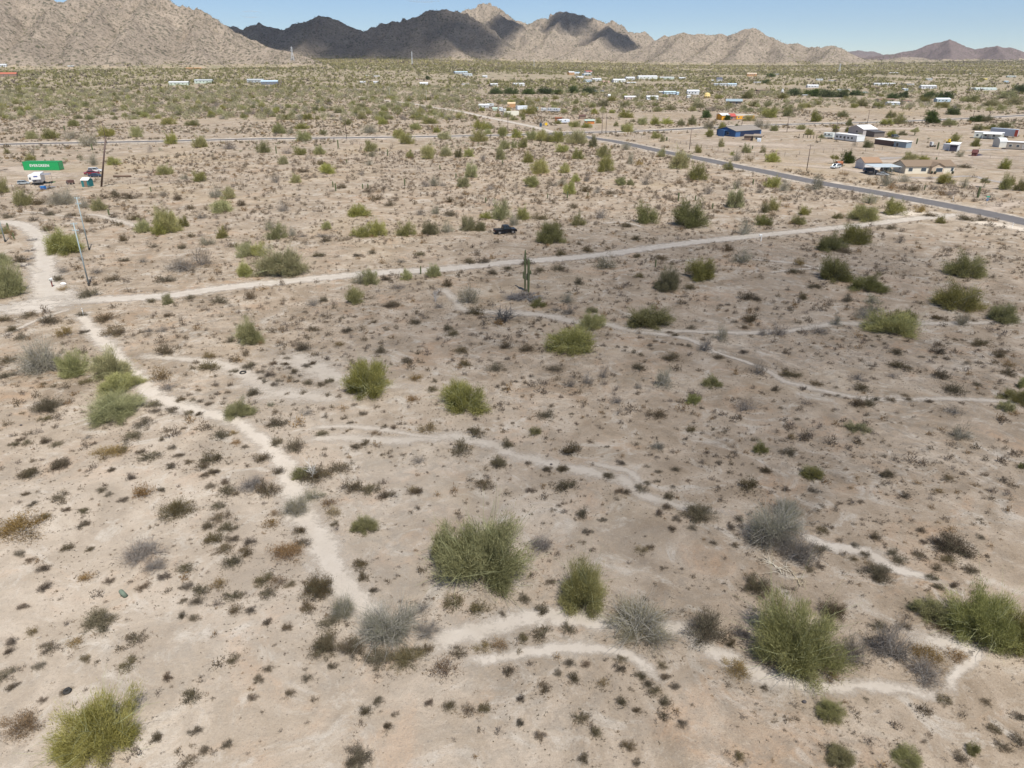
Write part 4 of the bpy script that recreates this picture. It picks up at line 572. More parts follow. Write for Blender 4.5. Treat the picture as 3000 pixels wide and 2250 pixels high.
# random scatter -----------------------------------------------------------
def sector(n, d0, d1, half=39, seed=1):
    rg = np.random.default_rng(seed); d = np.sqrt(rg.uniform(d0 * d0, d1 * d1, n)); a = np.radians(rg.uniform(-half, half, n))
    return d * np.sin(a), d * np.cos(a), rg
def project(x, y, z):
    cy = y * CP - (z - CAMH) * SP; u = 1500 + F * x / cy; v = 1125 - F * (y * SP + (z - CAMH) * CP) / cy; return u, v
PX = np.array([[p['q'].x, p['q'].y] for p in PLANTS]); PR = np.array([p['r'] for p in PLANTS])
def near_listed(x, y, grow=.15):
    b = np.zeros(len(x), bool)
    for k in range(0, len(x), 3000):
        b[k:k+3000] = (np.hypot(x[k:k+3000, None] - PX[None, :, 0], y[k:k+3000, None] - PX[None, :, 1]) < PR[None] * .8 + grow).any(1)
    return b
def soup(tpls, x, y, z, r, h, pal, rg, name, label, cat):
    """all plants of one uncountable mass as a single mesh; tpls = list of (V, v)"""
    VV, vv, mm = [], [], []
    which = rg.integers(0, len(tpls), len(x))
    for i, (V, v) in enumerate(tpls):
        j = np.where(which == i)[0]
        if not len(j): continue
        a = rg.uniform(0, 6.283, len(j)); ca, sa = np.cos(a)[:, None], np.sin(a)[:, None]
        X = (V[None, :, 0] * ca - V[None, :, 1] * sa) * r[j][:, None] + x[j][:, None]
        Y = (V[None, :, 0] * sa + V[None, :, 1] * ca) * r[j][:, None] + y[j][:, None]
        Zz = V[None, :, 2] * h[j][:, None] + z[j][:, None]
        VV.append(np.stack([X, Y, Zz], -1).reshape(-1, 3)); vv.append(np.clip(v[None] * .7 + rg.random(len(j))[:, None] * .45 - .08, 0, 1).ravel())
        mm.append(np.repeat(pal[j], len(v)))
    V = np.vstack(VV); T = np.arange(len(V)).reshape(-1, 3)
    keys = sorted(set(np.concatenate(mm).tolist())); lut = {k: i for i, k in enumerate(keys)}
    me = mesh_np(name, V, T, [LEAF[k] for k in keys], {'v': np.concatenate(vv)}, fmat=np.array([lut[k] for k in np.concatenate(mm).tolist()]))
    o = link(name, me); return tag(o, label, cat, kind='stuff')
def tp(seed, n, nc, ln, wd, **kw):
    V, v, _ = crown(np.random.default_rng(seed), n, nc, ln, wd, **kw); return V, v
EXTRA = []
def ground_z(x, y): return mtn_h(x, y)[0]
# 1. small tufts near the camera
T_small = [tp(i, 110, 14, .26, .040, inner=.05, spread=.14) for i in range(10)]
def tufts():
    out = []
    re_ = np.random.default_rng(77)
    for cpts, hw in MASK[2:]:
        if np.hypot(*cpts.mean(0)) > 260 or hw > 4: continue
        L = len(cpts); n = int(np.linalg.norm(np.diff(cpts, axis=0), axis=1).sum() * .75); i = re_.integers(1, L - 1, n); t = cpts[i] - cpts[i - 1]; t /= np.linalg.norm(t, axis=1)[:, None] + 1e-9; sd = re_.choice([-1, 1], n); off = hw * .95 + .15 + np.abs(re_.normal(0, .9, n)); q = cpts[i] + np.stack([-t[:, 1], t[:, 0]], 1) * (sd * off)[:, None]
        kk = (fbm(q[:, 0] / 5, q[:, 1] / 5, 3, 5) > .42) & ~blocked(q[:, 0], q[:, 1], -.1) & ~near_listed(q[:, 0], q[:, 1]); q = q[kk]; out.append((q[:, 0], q[:, 1], re_.uniform(.14, .42, len(q))))
    for (d0, d1, n, r0, r1, sd) in ((24, 70, 2300, .12, .36, 3), (70, 190, 9500, .20, .62, 4), (190, 330, 17000, .28, .80, 5)):
        x, y, rg = sector(n, d0, d1, 40, sd)
        cl = fbm(x / 13, y / 13, 4, 31) + .35 * fbm(x / 45, y / 45, 2, 37)
        k = (cl + rg.normal(0, .05, len(x)) > .55) | (rg.random(len(x)) < .24)
        k &= ~blocked(x, y, .05) & ~near_listed(x, y)
        for bp in BARE: k &= ~(in_poly(x, y, bp) & (rg.random(len(x)) < .95))
        x, y = x[k], y[k]; out.append((x, y, rg.uniform(r0, r1, len(x)) * rg.choice([.45, .6, .8, 1, 1, 1.3, 1.8], len(x))))
    return [np.concatenate([o[i] for o in out]) for i in range(3)]
tx, ty, tr = tufts()
u_, v_ = project(tx, ty, 0 * tx); size = tr / np.hypot(tx, ty)
vis = (u_ > 0) & (u_ < 3000) & (v_ < 2250); order = np.argsort(-(size * vis)); NT = 300 - sum(p['k'] == 't' for p in PLANTS); NT = max(0, NT)
for i in order[:NT]: EXTRA.append(dict(k='t', q=Vector((tx[i], ty[i], 0)), r=tr[i], h=tr[i] * 1.0, w=tr[i] * 2 / max(1, np.hypot(tx[i], ty[i])) * F, px=u_[i], py=v_[i]))
rest = order[NT:]; rg = np.random.default_rng(8)
pal = rg.choice(np.array(list('tttccdb')), len(rest))
soup(T_small, tx[rest], ty[rest], 0 * tx[rest], tr[rest], tr[rest] * rg.uniform(.7, 1.3, len(rest)), pal, rg, 'low_scrub', 'low dark tufts and twiggy scrub scattered over the pale desert flat', 'scrub')
# tiny debris and seedlings
x, y, rg = sector(42000, 24, 170, 40, 12); k = (fbm(x / 6, y / 6, 4, 3) + rg.normal(0, .05, len(x)) > .47) & ~blocked(x, y); x, y = x[k], y[k]
soup([tp(50 + i, 12, 4, .7, .16) for i in range(4)], x, y, 0 * x, rg.uniform(.04, .13, len(x)), rg.uniform(.03, .11, len(x)), rg.choice(np.array(list('ttcd')), len(x)), rg, 'seedling_litter', 'tiny dry seedlings and litter speckling the near sand', 'ground litter')
# dry grass and twig litter gathered round the shrubs
ii = np.array([i for i, p in enumerate(PLANTS) if p['q'].length < 190 and p['k'] in 'pqgdcb']); rg = np.random.default_rng(61)
wt = PR[ii] ** 1.6; j = rg.choice(ii, 26000, p=wt / wt.sum()); an = rg.uniform(0, 6.283, 26000); rr_ = PR[j] * (.35 + np.abs(rg.normal(0, .62, 26000))) + .15
x, y = PX[j, 0] + np.cos(an) * rr_, PX[j, 1] + np.sin(an) * rr_; k = ~blocked(x, y, -.1); x, y = x[k], y[k]
soup([tp(60 + i, 12, 5, .7, .10) for i in range(5)], x, y, 0 * x, rg.uniform(.06, .20, len(x)), rg.uniform(.04, .15, len(x)), rg.choice(np.array(list('bbctbd')), len(x)), rg, 'dry_grass', 'thin dry grass and fallen twigs gathered round the desert shrubs', 'dry grass')
# 2. middle band shrubs 330-700 m
T_mid = [tp(70 + i, 34, 8, .5, .10, inner=.2, spread=.14) for i in range(6)]
x, y, rg = sector(26000, 330, 700, 40, 13); k = (fbm(x / 25, y / 25, 4, 3) + rg.normal(0, .06, len(x)) > .40) & ~blocked(x, y, .5) & ~near_listed(x, y, .5)
for bp in BARE: k &= ~(in_poly(x, y, bp) & (rg.random(len(x)) < .95))
x, y = x[k], y[k]; r = rg.uniform(.35, 1.25, len(x))
soup(T_mid, x, y, 0 * x, r, r * rg.uniform(.8, 1.3, len(x)), rg.choice(np.array(list('ttccdgb')), len(x)), rg, 'mid_scrub', 'brown and grey low scrub carpeting the flat around the highway', 'scrub')
# 3. green and grey trees beyond the listed ones
T_tree = [tp(90 + i, 150, 18, .26, .042, inner=.25, spread=.13, up=.4) for i in range(8)]
T_far = [tp(110 + i, 22, 8, .62, .15, inner=.3, spread=.12) for i in range(8)]
def trees(n, d0, d1, r0, r1, seed, thr, palette):
    x, y, rg = sector(n, d0, d1, 41, seed); u, v = project(x, y, base_h(x, y))
    dens = fbm(x / 70, y / 70, 4, seed) + .25 * (u < 1400)
    k = (dens + rg.normal(0, .09, len(x)) > thr) & ~blocked(x, y, 1.5)
    k &= ~((u > 1400) & (v > 345)) & ~((u < 1500) & (v > 352))
    for bp in BARE: k &= ~in_poly(x, y, bp)
    k &= ~near_listed(x, y, 1.0)
    x, y, u, v = x[k], y[k], u[k], v[k]; r = rg.uniform(r0, r1, len(x)); return x, y, r, rg.choice(np.array(list(palette)), len(x)), u, v, rg
ta = trees(6400, 470, 1100, 1.8, 4.4, 14, .48, 'pppfffffqgd')
cnt = {k: sum(p['k'] == k for p in PLANTS) for k in 'pqgdcbtn'}
ind = np.zeros(len(ta[0]), bool)
for k in 'pqgd':
    j = np.where((ta[3] == k) & (ta[4] > 0) & (ta[4] < 3000))[0]; j = j[np.argsort(-(ta[2][j] / np.hypot(ta[0][j], ta[1][j])))][:max(0, 298 - cnt[k])]
    if k in 'gd': j = j[:110]
    ind[j] = True
zz = ground_z(ta[0], ta[1])
for i in np.where(ind)[0]:
    EXTRA.append(dict(k=ta[3][i], q=Vector((ta[0][i], ta[1][i], zz[i] - .05)), r=ta[2][i], h=ta[2][i] * rng.uniform(.95, 1.4), w=ta[2][i] * 2 / np.hypot(ta[0][i], ta[1][i]) * F, px=ta[4][i], py=ta[5][i]))
o_ = ~ind; rg = ta[6]
soup(T_tree, ta[0][o_], ta[1][o_], zz[o_], ta[2][o_], ta[2][o_] * rg.uniform(.9, 1.3, o_.sum()), ta[3][o_], rg, 'distant_trees', 'thousands of small palo verdes and shrubs on the flat behind the highway', 'scrub woodland')
def mass(n, d0, d1, r0, r1, seed, thr, palette, tpls, name, label, zoff=0, mtn=False, hh=(.7, 1.2)):
    x, y, rg = sector(n, d0, d1, 41, seed); u, v = project(x, y, base_h(x, y))
    k = (fbm(x / 130, y / 130, 4, seed) + rg.normal(0, .1, len(x)) + .12 * (u < 1400) > thr) & ~blocked(x, y, 2)
    for bp in BARE: k &= ~in_poly(x, y, bp)
    x, y = x[k], y[k]; z, mh = mtn_h(x, y); s = (mh > 2) if mtn else (mh < 10); x, y, z = x[s], y[s], z[s]
    r = rg.uniform(r0, r1, len(x)); soup(tpls, x, y, z - .3, r, r * rg.uniform(*hh, len(x)), rg.choice(np.array(list(palette)), len(x)), rg, name, label, 'scrub')
mass(26000, 700, 1100, .6, 1.5, 19, .42, 'tbccdffb', T_far, 'plain_undergrowth', 'brown undergrowth between the trees of the far flat')
mass(24000, 1050, 2200, 2.0, 4.4, 15, .44, 'pffffffqgd', T_far, 'plain_woodland', 'olive and green scrub woodland over the far valley floor')
mass(34000, 2000, 3700, 2.8, 6.0, 16, .36, 'fffffgqgdq', [tp(130 + i, 12, 6, .8, .26, inner=.3) for i in range(6)], 'bajada_scrub', 'olive green scrub on the gentle slope at the mountain foot', hh=(.5, .9))
mass(26000, 3600, 7000, 5, 10, 17, .33, 'fffggd', [tp(140 + i, 8, 5, .9, .4, inner=.3) for i in range(4)], 'far_plain_scrub', 'hazy olive scrub on the farthest plain', hh=(.3, .6))
mass(52000, 1700, 2900, 1.1, 2.6, 18, .30, 'ggfqcdq', [tp(150 + i, 10, 5, .8, .26, inner=.3) for i in range(6)], 'mountain_scrub', 'small dark bushes dotted over the near mountain slopes', mtn=True, hh=(.7, 1.1))
mass(46000, 2900, 4900, 1.6, 3.4, 23, .30, 'fgqfcdg', [tp(170 + i, 9, 5, .8, .28, inner=.3) for i in range(6)], 'foothill_scrub', 'fine dark scrub dotted over the middle mountain range', mtn=True, hh=(.7, 1.1))
# individuals --------------------------------------------------------------
ALL = PLANTS + EXTRA
for k in 'pqgdcbtn':                           # never more than 300 of a kind
    L = sorted([p for p in ALL if p['k'] == k], key=lambda p: -p['w']); [p.update(drop=True) for p in L[300:]]
ALL = [p for p in ALL if not p.get('drop')]
label_plants(ALL)
NV = {'p': 8, 'q': 7, 'g': 6, 'd': 6, 'c': 8, 'b': 4, 't': 8, 'n': 4}
first = {}
for i, p in enumerate(sorted(ALL, key=lambda p: p['q'].y)):
    k = p['k']; lod = 3 if (p['w'] > 150 and k in 'pqgd') else 0 if p['w'] > 75 else (1 if p['w'] > (22 if k in 'pqgdn' else 30) else 2); vi = rng.integers(0, NV[k])
    if k == 't': lod = 0 if p['w'] > 40 else (0 if p['w'] > 25 else 1)
    me, br, both = tpl('u' if p.get('u') else k, int(vi), lod); nm, cat = NAMES[k]; rz = rng.uniform(0, 6.283)
    scl = (p['r'], p['r'] * rng.uniform(.85, 1.1), p['h'])
    parts = br is not None and p['w'] > 36 and k in 'pqgdn'
    if parts:
        root = empty(nm, p['q'], rz)
        a = link('crown', me, root); a.scale = scl; b_ = link('branches', br, root); b_.scale = scl
    else:
        root = link(nm, both, None, p['q']); root.rotation_euler = (0, 0, rz); root.scale = scl
    tag(root, p['label'], cat, p['group'])
# ---------------------------------------------------------------- built things
def gz(v): return base_h(np.array([v[0]]), np.array([v[1]]))[0]
def frame(name, A, B, label, cat, group=None):
    """A, B: photo pixels of the front base corners. Empty at A's ground point, local x along the front, y away"""
    a, b_ = P(*A), P(*B); d = b_ - a; L = math.hypot(d.x, d.y); r = empty(name, a, math.atan2(d.y, d.x)); tag(r, label, cat, group); return r, L
WIN = paint((.05, .07, .09), .15, 0, .1, 'dark_pane'); TRIM = paint((.75, .74, .70), .6, 0, .2, 'white_trim')
def window(root, x, w_, z0, z1, y=-.04, side=None, wx=0):
    f = MB()
    if side is None: f.box(x - .09, x + w_ + .09, y, y + .06, z0 - .09, z1 + .09)
    else: f.box(wx - .03 if side < 0 else wx - .03, wx + .03, x - .09, x + w_ + .09, z0 - .09, z1 + .09)
    fo = f.build('window', TRIM, root); g = MB()
    if side is None: g.box(x, x + w_, y - .02, y + .02, z0, z1); g.box(x + w_ / 2 - .03, x + w_ / 2 + .03, y - .035, y - .02, z0, z1)
    else: s = side * .05; g.box(min(wx + s, wx), max(wx + s, wx), x, x + w_, z0, z1)
    g.build('pane', WIN, fo)
def house(name, A, B, D, H, rise, wall, roof, label, cat='house', group=None, wins=(), door=None, over=.35, kind='gable', side=0, flush=0.0, met=False):
    r, L = frame(name, A, B, label, cat, group); wm = paint(wall, .8, 0, .3); rm = paint(roof, .35 if met else .85, 0, .3)
    w_ = MB()
    if kind == 'gable': w_.prism([(0, -.3), (L, -.3), (L, H), (0, H)], 0, D, 'y'); w_.prism([(0, H), (D, H), (D / 2, H + rise)], .003, L - .003, 'x')
    elif kind == 'arch': w_.prism([(0, -.3), (D, -.3)] + [(D / 2 - D / 2 * math.cos(math.pi * i / 10) * -1 if False else D / 2 + D / 2 * math.cos(math.pi * i / 10), H + rise * math.sin(math.pi * i / 10)) for i in range(11)], 0, L, 'x')
    else: w_.prism([(0, -.3), (D, -.3), (D, H + rise), (0, H)], 0, L, 'x')
    w_.build('wall', wm, r)
    q = MB()
    if kind == 'gable':
        t = .14; k = rise / (D / 2)
        for s in (0, 1):
            y0, y1 = (-over, D / 2) if s == 0 else (D + over, D / 2); z0 = H - k * over + .02; z1 = H + rise + .02
            pr = [(y0, z0), (y1, z1), (y1, z1 + t), (y0, z0 + t)]; q.prism(pr if s == 0 else pr[::-1], -over, L + over, 'x')
    elif kind == 'arch':
        n = 10; out = [(D / 2 + (D / 2 + .1) * math.cos(math.pi * i / n), H + (rise + .1) * math.sin(math.pi * i / n)) for i in range(n + 1)]
        inn = [(D / 2 + (D / 2 + .004) * math.cos(math.pi * i / n), H + (rise + .004) * math.sin(math.pi * i / n)) for i in range(n + 1)]
        for i in range(n): q.prism([inn[i], out[i], out[i + 1], inn[i + 1]], -.12, L + .12, 'x')
    else:
        k = rise / D; q.prism([(-over, H - k * over + .01), (D + over, H + rise + k * over + .01), (D + over, H + rise + k * over + .16), (-over, H - k * over + .16)], -over, L + over, 'x')
    q.build('roof', rm, r)
    for (x, ww, z0, z1) in wins: window(r, x * L, ww, z0, z1)
    if side: window(r, D * .35, min(1.4, D * .3), 1.0, min(H - .2, 2.0), side=side, wx=0 if side < 0 else L)
    if door is not None:
        d = MB().box(door * L, door * L + .95, -.05, .02, 0, 2.05).build('door', paint((.22, .15, .11), .6, 0, .2), r); MB().ball((door * L + .82, -.09, 1.0), .04).build('handle', paint((.6, .6, .6), .3, 1, 0), d)
    return r, L
def wheel(x, y, r=.34, w_=.22):
    m = MB(); m.tube((x, y - w_ / 2, r), (x, y + w_ / 2, r), r, n=16); return m
RIM = paint((.5, .5, .52), .35, .8, .2, 'rim')
def car(name, A, B, kind, col, label, L=4.6, cat='car', group=None, flip=False):
    a, b_ = P(*A), P(*B); d = b_ - a; r = empty(name, a, math.atan2(d.y, d.x) + (math.pi if flip else 0))
    if flip: r.location = b_
    tag(r, label, cat, group); W = 1.85 * L / 4.8; s = L / 4.8; pm = paint(col, .25, .2, .15, 'car_paint')
    if kind == 'pickup': low = [(0, .45), (0, 1.0), (1.95, 1.0), (1.95, 1.02), (3.35, 1.02), (3.5, 1.08), (4.6, .98), (4.8, .8), (4.8, .42)]; cab = [(1.75, 1.0), (1.9, 1.68), (3.0, 1.68), (3.55, 1.05)]
    elif kind == 'suv': low = [(0, .4), (0, .98), (.1, 1.02), (3.5, 1.02), (4.6, .9), (4.8, .7), (4.8, .38)]; cab = [(.08, 1.0), (.3, 1.65), (2.9, 1.68), (3.6, 1.0)]
    else: low = [(0, .38), (0, .86), (.9, .92), (3.4, .92), (4.6, .76), (4.8, .6), (4.8, .34)]; cab = [(.7, .9), (1.35, 1.38), (2.6, 1.40), (3.45, .9)]
    S = lambda pr: [(x * s, z * s) for x, z in pr]
    b = MB(); b.prism(S(low), 0, W, 'y'); bo = b.build('body', pm, r, bevel=.07 * s)
    if kind == 'pickup': MB().box(.15 * s, 1.7 * s, .18, W - .18, 1.0 * s, 1.012 * s).build('truck_bed', RUBBER, r)
    g = MB(); g.prism(S(cab), .12 * s, W - .12 * s, 'y'); g.build('windows', GLASS, r, bevel=.04)
    t = MB(); xs = [c[0] for c in cab]; zt = max(c[1] for c in cab)
    t.box((xs[1] - .03) * s, (xs[2] + .03) * s, .14 * s, W - .14 * s, (zt - .02) * s, (zt + .05) * s)
    for c0, c1 in ((cab[0], cab[1]), (cab[3], cab[2]), (((cab[0][0] + cab[3][0]) / 2, cab[0][1]), ((cab[1][0] + cab[2][0]) / 2, zt))):
        for y in (.11 * s, W - .11 * s): t.tube((c0[0] * s, y, c0[1] * s), (c1[0] * s, y, c1[1] * s), .045 * s, n=5)
    t.build('cab_roof', pm, r)
    for x in (.95, 3.85):
        for y in (.10, W - .10):
            wo = wheel(x * s, y, .37 * s, .24).build('wheel', RUBBER, r); MB().tube((x * s, y - .13, .37 * s), (x * s, y + .13, .37 * s), .2 * s, n=10).build('rim', RIM, wo)
    for y in (.22, W - .22):
        MB().box(-.02, .06, y - .14, y + .14, .72 * s, .92 * s).build('tail_light', paint((.5, .02, .02), .3, 0, 0), r)
        MB().box(4.74 * s, 4.82 * s, y - .16, y + .16, .6 * s, .74 * s).build('headlight', paint((.8, .8, .75), .2, 0, 0), r)
    return r
def trailer_home(name, A, B, D, H, wall, roof, label, cat='mobile home', group=None, nwin=4, awn=False, skirt=True):
    r, L = frame(name, A, B, label, cat, group)
    MB().box(0, L, 0, D, .35, H).build('wall', paint(wall, .6, 0, .3), r); MB().box(.1, L - .1, .1, D - .1, 0, .346).build('skirting', paint((.25, .23, .21), .8, 0, .3), r)
    MB().prism([(-.12, H + .003), (D + .12, H + .003), (D + .12, H + .12), (D / 2, H + .32), (-.12, H + .12)], -.12, L + .12, 'x').build('roof', paint(roof, .5, 0, .25), r)
    for i in range(nwin): window(r, L * (.08 + .84 * i / max(1, nwin)) , min(1.3, L * .08), 1.2, 2.1)
    d = MB().box(L * .45, L * .45 + .9, -.05, .02, .4, 2.3).build('door', paint((.45, .43, .42), .6, 0, .2), r); MB().ball((L * .45 + .78, -.09, 1.3), .04).build('handle', RIM, d)
    if awn:
        a = MB(); a.prism([(-2.6, H - .5), (-.13, H - .15), (-.13, H - .07), (-2.6, H - .42)], L * .3, L * .95, 'x')
        for x in (.31, .62, .94): a.tube((L * x, -2.5, 0), (L * x, -2.5, H - .5), .05)
        a.build('awning', paint((.8, .8, .8), .5, 0, .2), r)
    return r, L
def cargo(name, A, B, D, H, col, label, cat='trailer', group=None, wheels=True, stripe=None, wins=0):
    r, L = frame(name, A, B, label, cat, group); z = .7 if wheels else 0
    MB().box(0, L, 0, D, z, H).build('body', paint(col, .45, 0, .3), r, bevel=.12)
    if stripe: MB().box(.15, L - .15, -.012, -.002, z + (H - z) * .35, z + (H - z) * .45).build('stripe', paint(stripe, .5, 0, .1), r)
    if wheels:
        for x in (L * .55, L * .55 + .9):
            for y in (.1, D - .1): w_ = wheel(x, y, .36).build('wheel', RUBBER, r); MB().tube((x, y - .13, .36), (x, y + .13, .36), .18, n=8).build('rim', RIM, w_)
    for i in range(wins): window(r, L * (.12 + .8 * i / wins), .8, z + (H - z) * .5, z + (H - z) * .8)
    return r, L
def pole(base, top, r0, r1, col, label, name='utility_pole', arm=None, group=None, lean=None, cat='pole', foot=None, ins=True):
    b = P(*base); H = hgt(b, top); e = empty(name, b); tag(e, label, cat, group)
    MB().tube((0, 0, 0), (0, 0, H), r0, r1, 10).build('shaft', paint(col, .6, 0, .25), e, smooth=True)
    if foot: MB().tube((0, 0, 0), (0, 0, .5), r0 * 1.5, n=10).build('footing', paint(foot, .9, 0, 0), e)
    if arm:
        for k in range(arm):
            z = H - .25 - k * 1.1; AL = 1.1 if name == 'utility_pole' else .55; a = MB().box(-AL, AL, r1 + .003, r1 + .11, z - .06, z + .06).build('crossarm', WOODM if name == 'utility_pole' else paint(col, .6, 0, .25), e)
            for x in (-AL * .86, AL * .4, AL * .86): MB().tube((x, r1 + .06, z + .06), (x, r1 + .06, z + .24), .06, .04, 8).build('insulator', paint((.5, .5, .48), .3, 0, 0), a)
    if lean: e.rotation_euler = lean
    return e
WHITE = (.78, .78, .76)
# --- left camp -----------------------------------------------------------
r, L = frame('shipping_container', (71, 499), (176, 499), 'bright green shipping container with white EVERGREEN lettering on a dirt lot', 'container')
gm = paint((.012, .33, .10), .45, 0, .12, 'container_green'); D = 2.6; H = 3.0
c = MB(); n = int(L / .28)
for y, s in ((0, 1), (D, -1)):                  # corrugated long sides
    pr = []
    for i in range(n):
        x = i * L / n; w_ = L / n; pr += [(x, y), (x + w_ * .35, y), (x + w_ * .5, y + .05 * s), (x + w_ * .85, y + .05 * s)]
    pr.append((L, y)); V = [(p[0], p[1], z) for z in (.16, H - .1) for p in pr]; m_ = len(pr); c.add(V, [(i, i + 1, i + 1 + m_, i + m_) if s > 0 else (i + m_, i + 1 + m_, i + 1, i) for i in range(m_ - 1)])
c.box(.02, L - .02, .06, D - .06, H - .12, H - .05); c.box(.0, .05, .02, D - .02, .16, H - .1); c.build('side_panels', gm, r)
fr = MB()
for y in (-.02, D - .12):
    fr.box(0, L, y, y + .14, 0, .16); fr.box(0, L, y, y + .14, H - .1, H + .02)
    for x in (-.02, L - .14): fr.box(x, x + .16, y - .006, y + .146, -.003, H + .026)
fr.build('frame', paint((.01, .22, .075), .5, 0, .35, 'frame_green'), r)
dr = MB(); dr.box(L + .002, L + .04, .15, D / 2 - .01, .17, H - .12); dr.box(L + .002, L + .04, D / 2 + .01, D - .15, .17, H - .12); do = dr.build('doors', gm, r)
rb = MB()
for y in (.5, 1.05, 1.55, 2.1): rb.tube((L + .07, y, .2), (L + .07, y, H - .15), .03, n=6)
rb.build('lock_rods', RIM, do)
cu = bpy.data.curves.new('lettering', 'FONT'); cu.body = 'EVERGREEN'; cu.size = 1.15; cu.offset = .014; cu.space_character = 1.08; cu.extrude = .012; cu.align_x = 'CENTER'
to = bpy.data.objects.new('lettering_curve', cu); C.objects.link(to); bpy.context.view_layer.update()
tm = bpy.data.meshes.new_from_object(to.evaluated_get(bpy.context.evaluated_depsgraph_get())); C.objects.unlink(to); bpy.data.objects.remove(to)
tm.materials.clear(); tm.materials.append(paint((.85, .85, .85), .5, 0, .15)); lo = link('lettering', tm, r); lo.rotation_euler = (R(90), 0, 0)
wd_ = max(v.co.x for v in tm.vertices) - min(v.co.x for v in tm.vertices); lo.scale = (L * .535 / wd_, 1.08, 1); lo.location = (L * .46, -.035, 1.22)
# fifth-wheel camper seen nose on
r, L = frame('travel_trailer', (96, 545), (121, 545), 'tall white fifth wheel camper seen nose-on below the green container', 'camper')
r.rotation_euler = (0, 0, r.rotation_euler.z + R(24)); wm = paint((.8, .8, .79), .35, 0, .1); b = MB(); b.prism([(1.6, .7), (8.0, .7), (8.0, 3.3), (.15, 3.5), (0, 3.3), (0, 1.75), (1.6, 1.65)], 0, L, 'x'); b.build('body', wm, r, bevel=.12)
MB().box(.12, L - .12, -.02, 1.5, 1.62, 1.85).build('nose_trim', paint((.10, .10, .14), .4, 0, .1), r)
s = MB().box(-1.1, -.003, 2.6, 6.0, 1.0, 2.9).build('slide_out', wm, r); MB().box(-.9, -.25, 2.57, 2.599, 1.6, 2.3).build('slide_window', WIN, s)
window(r, L * .1, .8, 1.15, 1.7, y=1.55); MB().box(L * .3, L * .7, -.015, -.002, 2.6, 3.0).build('decal', paint((.1, .13, .35), .5, 0, 0), r)
for y in (5.0, 5.9):
    for x in (.12, L - .12): MB().tube((x - .12, y, .38), (x + .12, y, .38), .38, n=14).build('wheel', RUBBER, r)
MB().tube((L / 2 - .8, .9, 0), (L / 2 - .8, .9, 1.9), .07).tube((L / 2 + .8, .9, 0), (L / 2 + .8, .9, 1.9), .07).build('landing_leg', paint((.1, .1, .1), .6, 0, .2), r)
aw = MB().box(L + .003, L + 2.2, 2, 6, 2.9, 2.96); [aw.tube((L + 2.1, y, 0), (L + 2.1, y, 2.9), .04) for y in (2.1, 5.9)]; aw.build('awning', paint((.25, .25, .28), .7, 0, .2), r)
car('parked_suv', (51, 542), (74, 541), 'suv', (.42, .47, .50), 'silver suv with open hatch parked left of the white camper', L=3.4)
car('parked_car', (258, 506), (287, 505), 'suv', (.75, .77, .78), 'white car farthest back of three beside the leaning pole', L=4.4, group='cars parked beside the leaning pole')
car('parked_car', (247, 514), (292, 511), 'sedan', (.22, .02, .04), 'dark red car in the middle of three beside the pole', L=4.9, group='cars parked beside the leaning pole')
car('parked_car', (258, 520), (292, 519), 'sedan', (.03, .05, .10), 'dark navy car nearest of three beside the leaning pole', L=4.1, group='cars parked beside the leaning pole')
r, L = house('storage_shed', (241, 548), (262, 548), 2.6, 2.0, .55, (.01, .16, .17), WHITE, 'small teal shed with white peaked roof left of the leaning pole', 'shed', door=.35, over=.12)
r, L = frame('storage_bin', (119, 556), (131, 556), 'bright blue plastic bin in front of the white camper', 'bin'); MB().box(0, L, 0, 1.0, 0, .95).build('tub', paint((.01, .16, .50), .4, 0, .1), r, bevel=.06); MB().box(-.05, L + .05, -.05, 1.05, .953, 1.03).build('lid', paint((.01, .22, .6), .4, 0, .1), r)
r, L = frame('artificial_lawn_mat', (131, 537), (149, 537), 'small green turf mat beside the white camper', 'mat'); MB().box(0, L, 0, 2.6, 0, .05).build('mat_sheet', paint((.03, .17, .05), .9, 0, .1), r); MB().tube((0, 2.6, .09), (L, 2.6, .09), .09).build('rolled_edge', paint((.03, .13, .04), .9, 0, .1), r)
r, L = frame('utility_trailer', (132, 555), (170, 551), 'low flat utility trailer in front of the camper', 'trailer'); f = MB(); f.box(0, L * .8, 0, 1.5, .45, .55); f.build('deck', paint((.18, .20, .24), .6, 0, .3), r); MB().tube((L * .8, .75, .5), (L, .75, .42), .06).build('tongue', RIM, r)
for y in (.0, 1.5): MB().tube((L * .4, y - .1, .33), (L * .4, y + .1, .33), .33, n=14).build('wheel', RUBBER, r)
r, L = frame('fallen_power_pole', (332, 520), (383, 519), 'brown timber pole section lying on the sand right of the leaning pole', 'pole'); f = MB(); f.tube((0, .3, .35), (L, .3, .32), .36, .30, 12); f.build('log', paint((.15, .10, .07), .9, 0, .2), r, smooth=True); MB().box(L*.2, L*.2+.4, -.1, .7, 0, .09).build('support_block', WOODM, r)
r, L = frame('yard_cart', (193, 540), (210, 541), 'small dark rusty cart between the camper and the teal shed', 'cart'); MB().box(.5, L, 0, 1.2, .5, 1.3).build('box', paint((.12, .06, .05), .8, 0, .3), r); MB().box(0, .45, .2, .9, .3, .9).build('motor', paint((.08, .08, .09), .6, 0, .2), r)
for x in (.8, L - .3):
    for y in (0, 1.2): MB().tube((x, y - .08, .28), (x, y + .08, .28), .28, n=12).build('wheel', RUBBER, r)
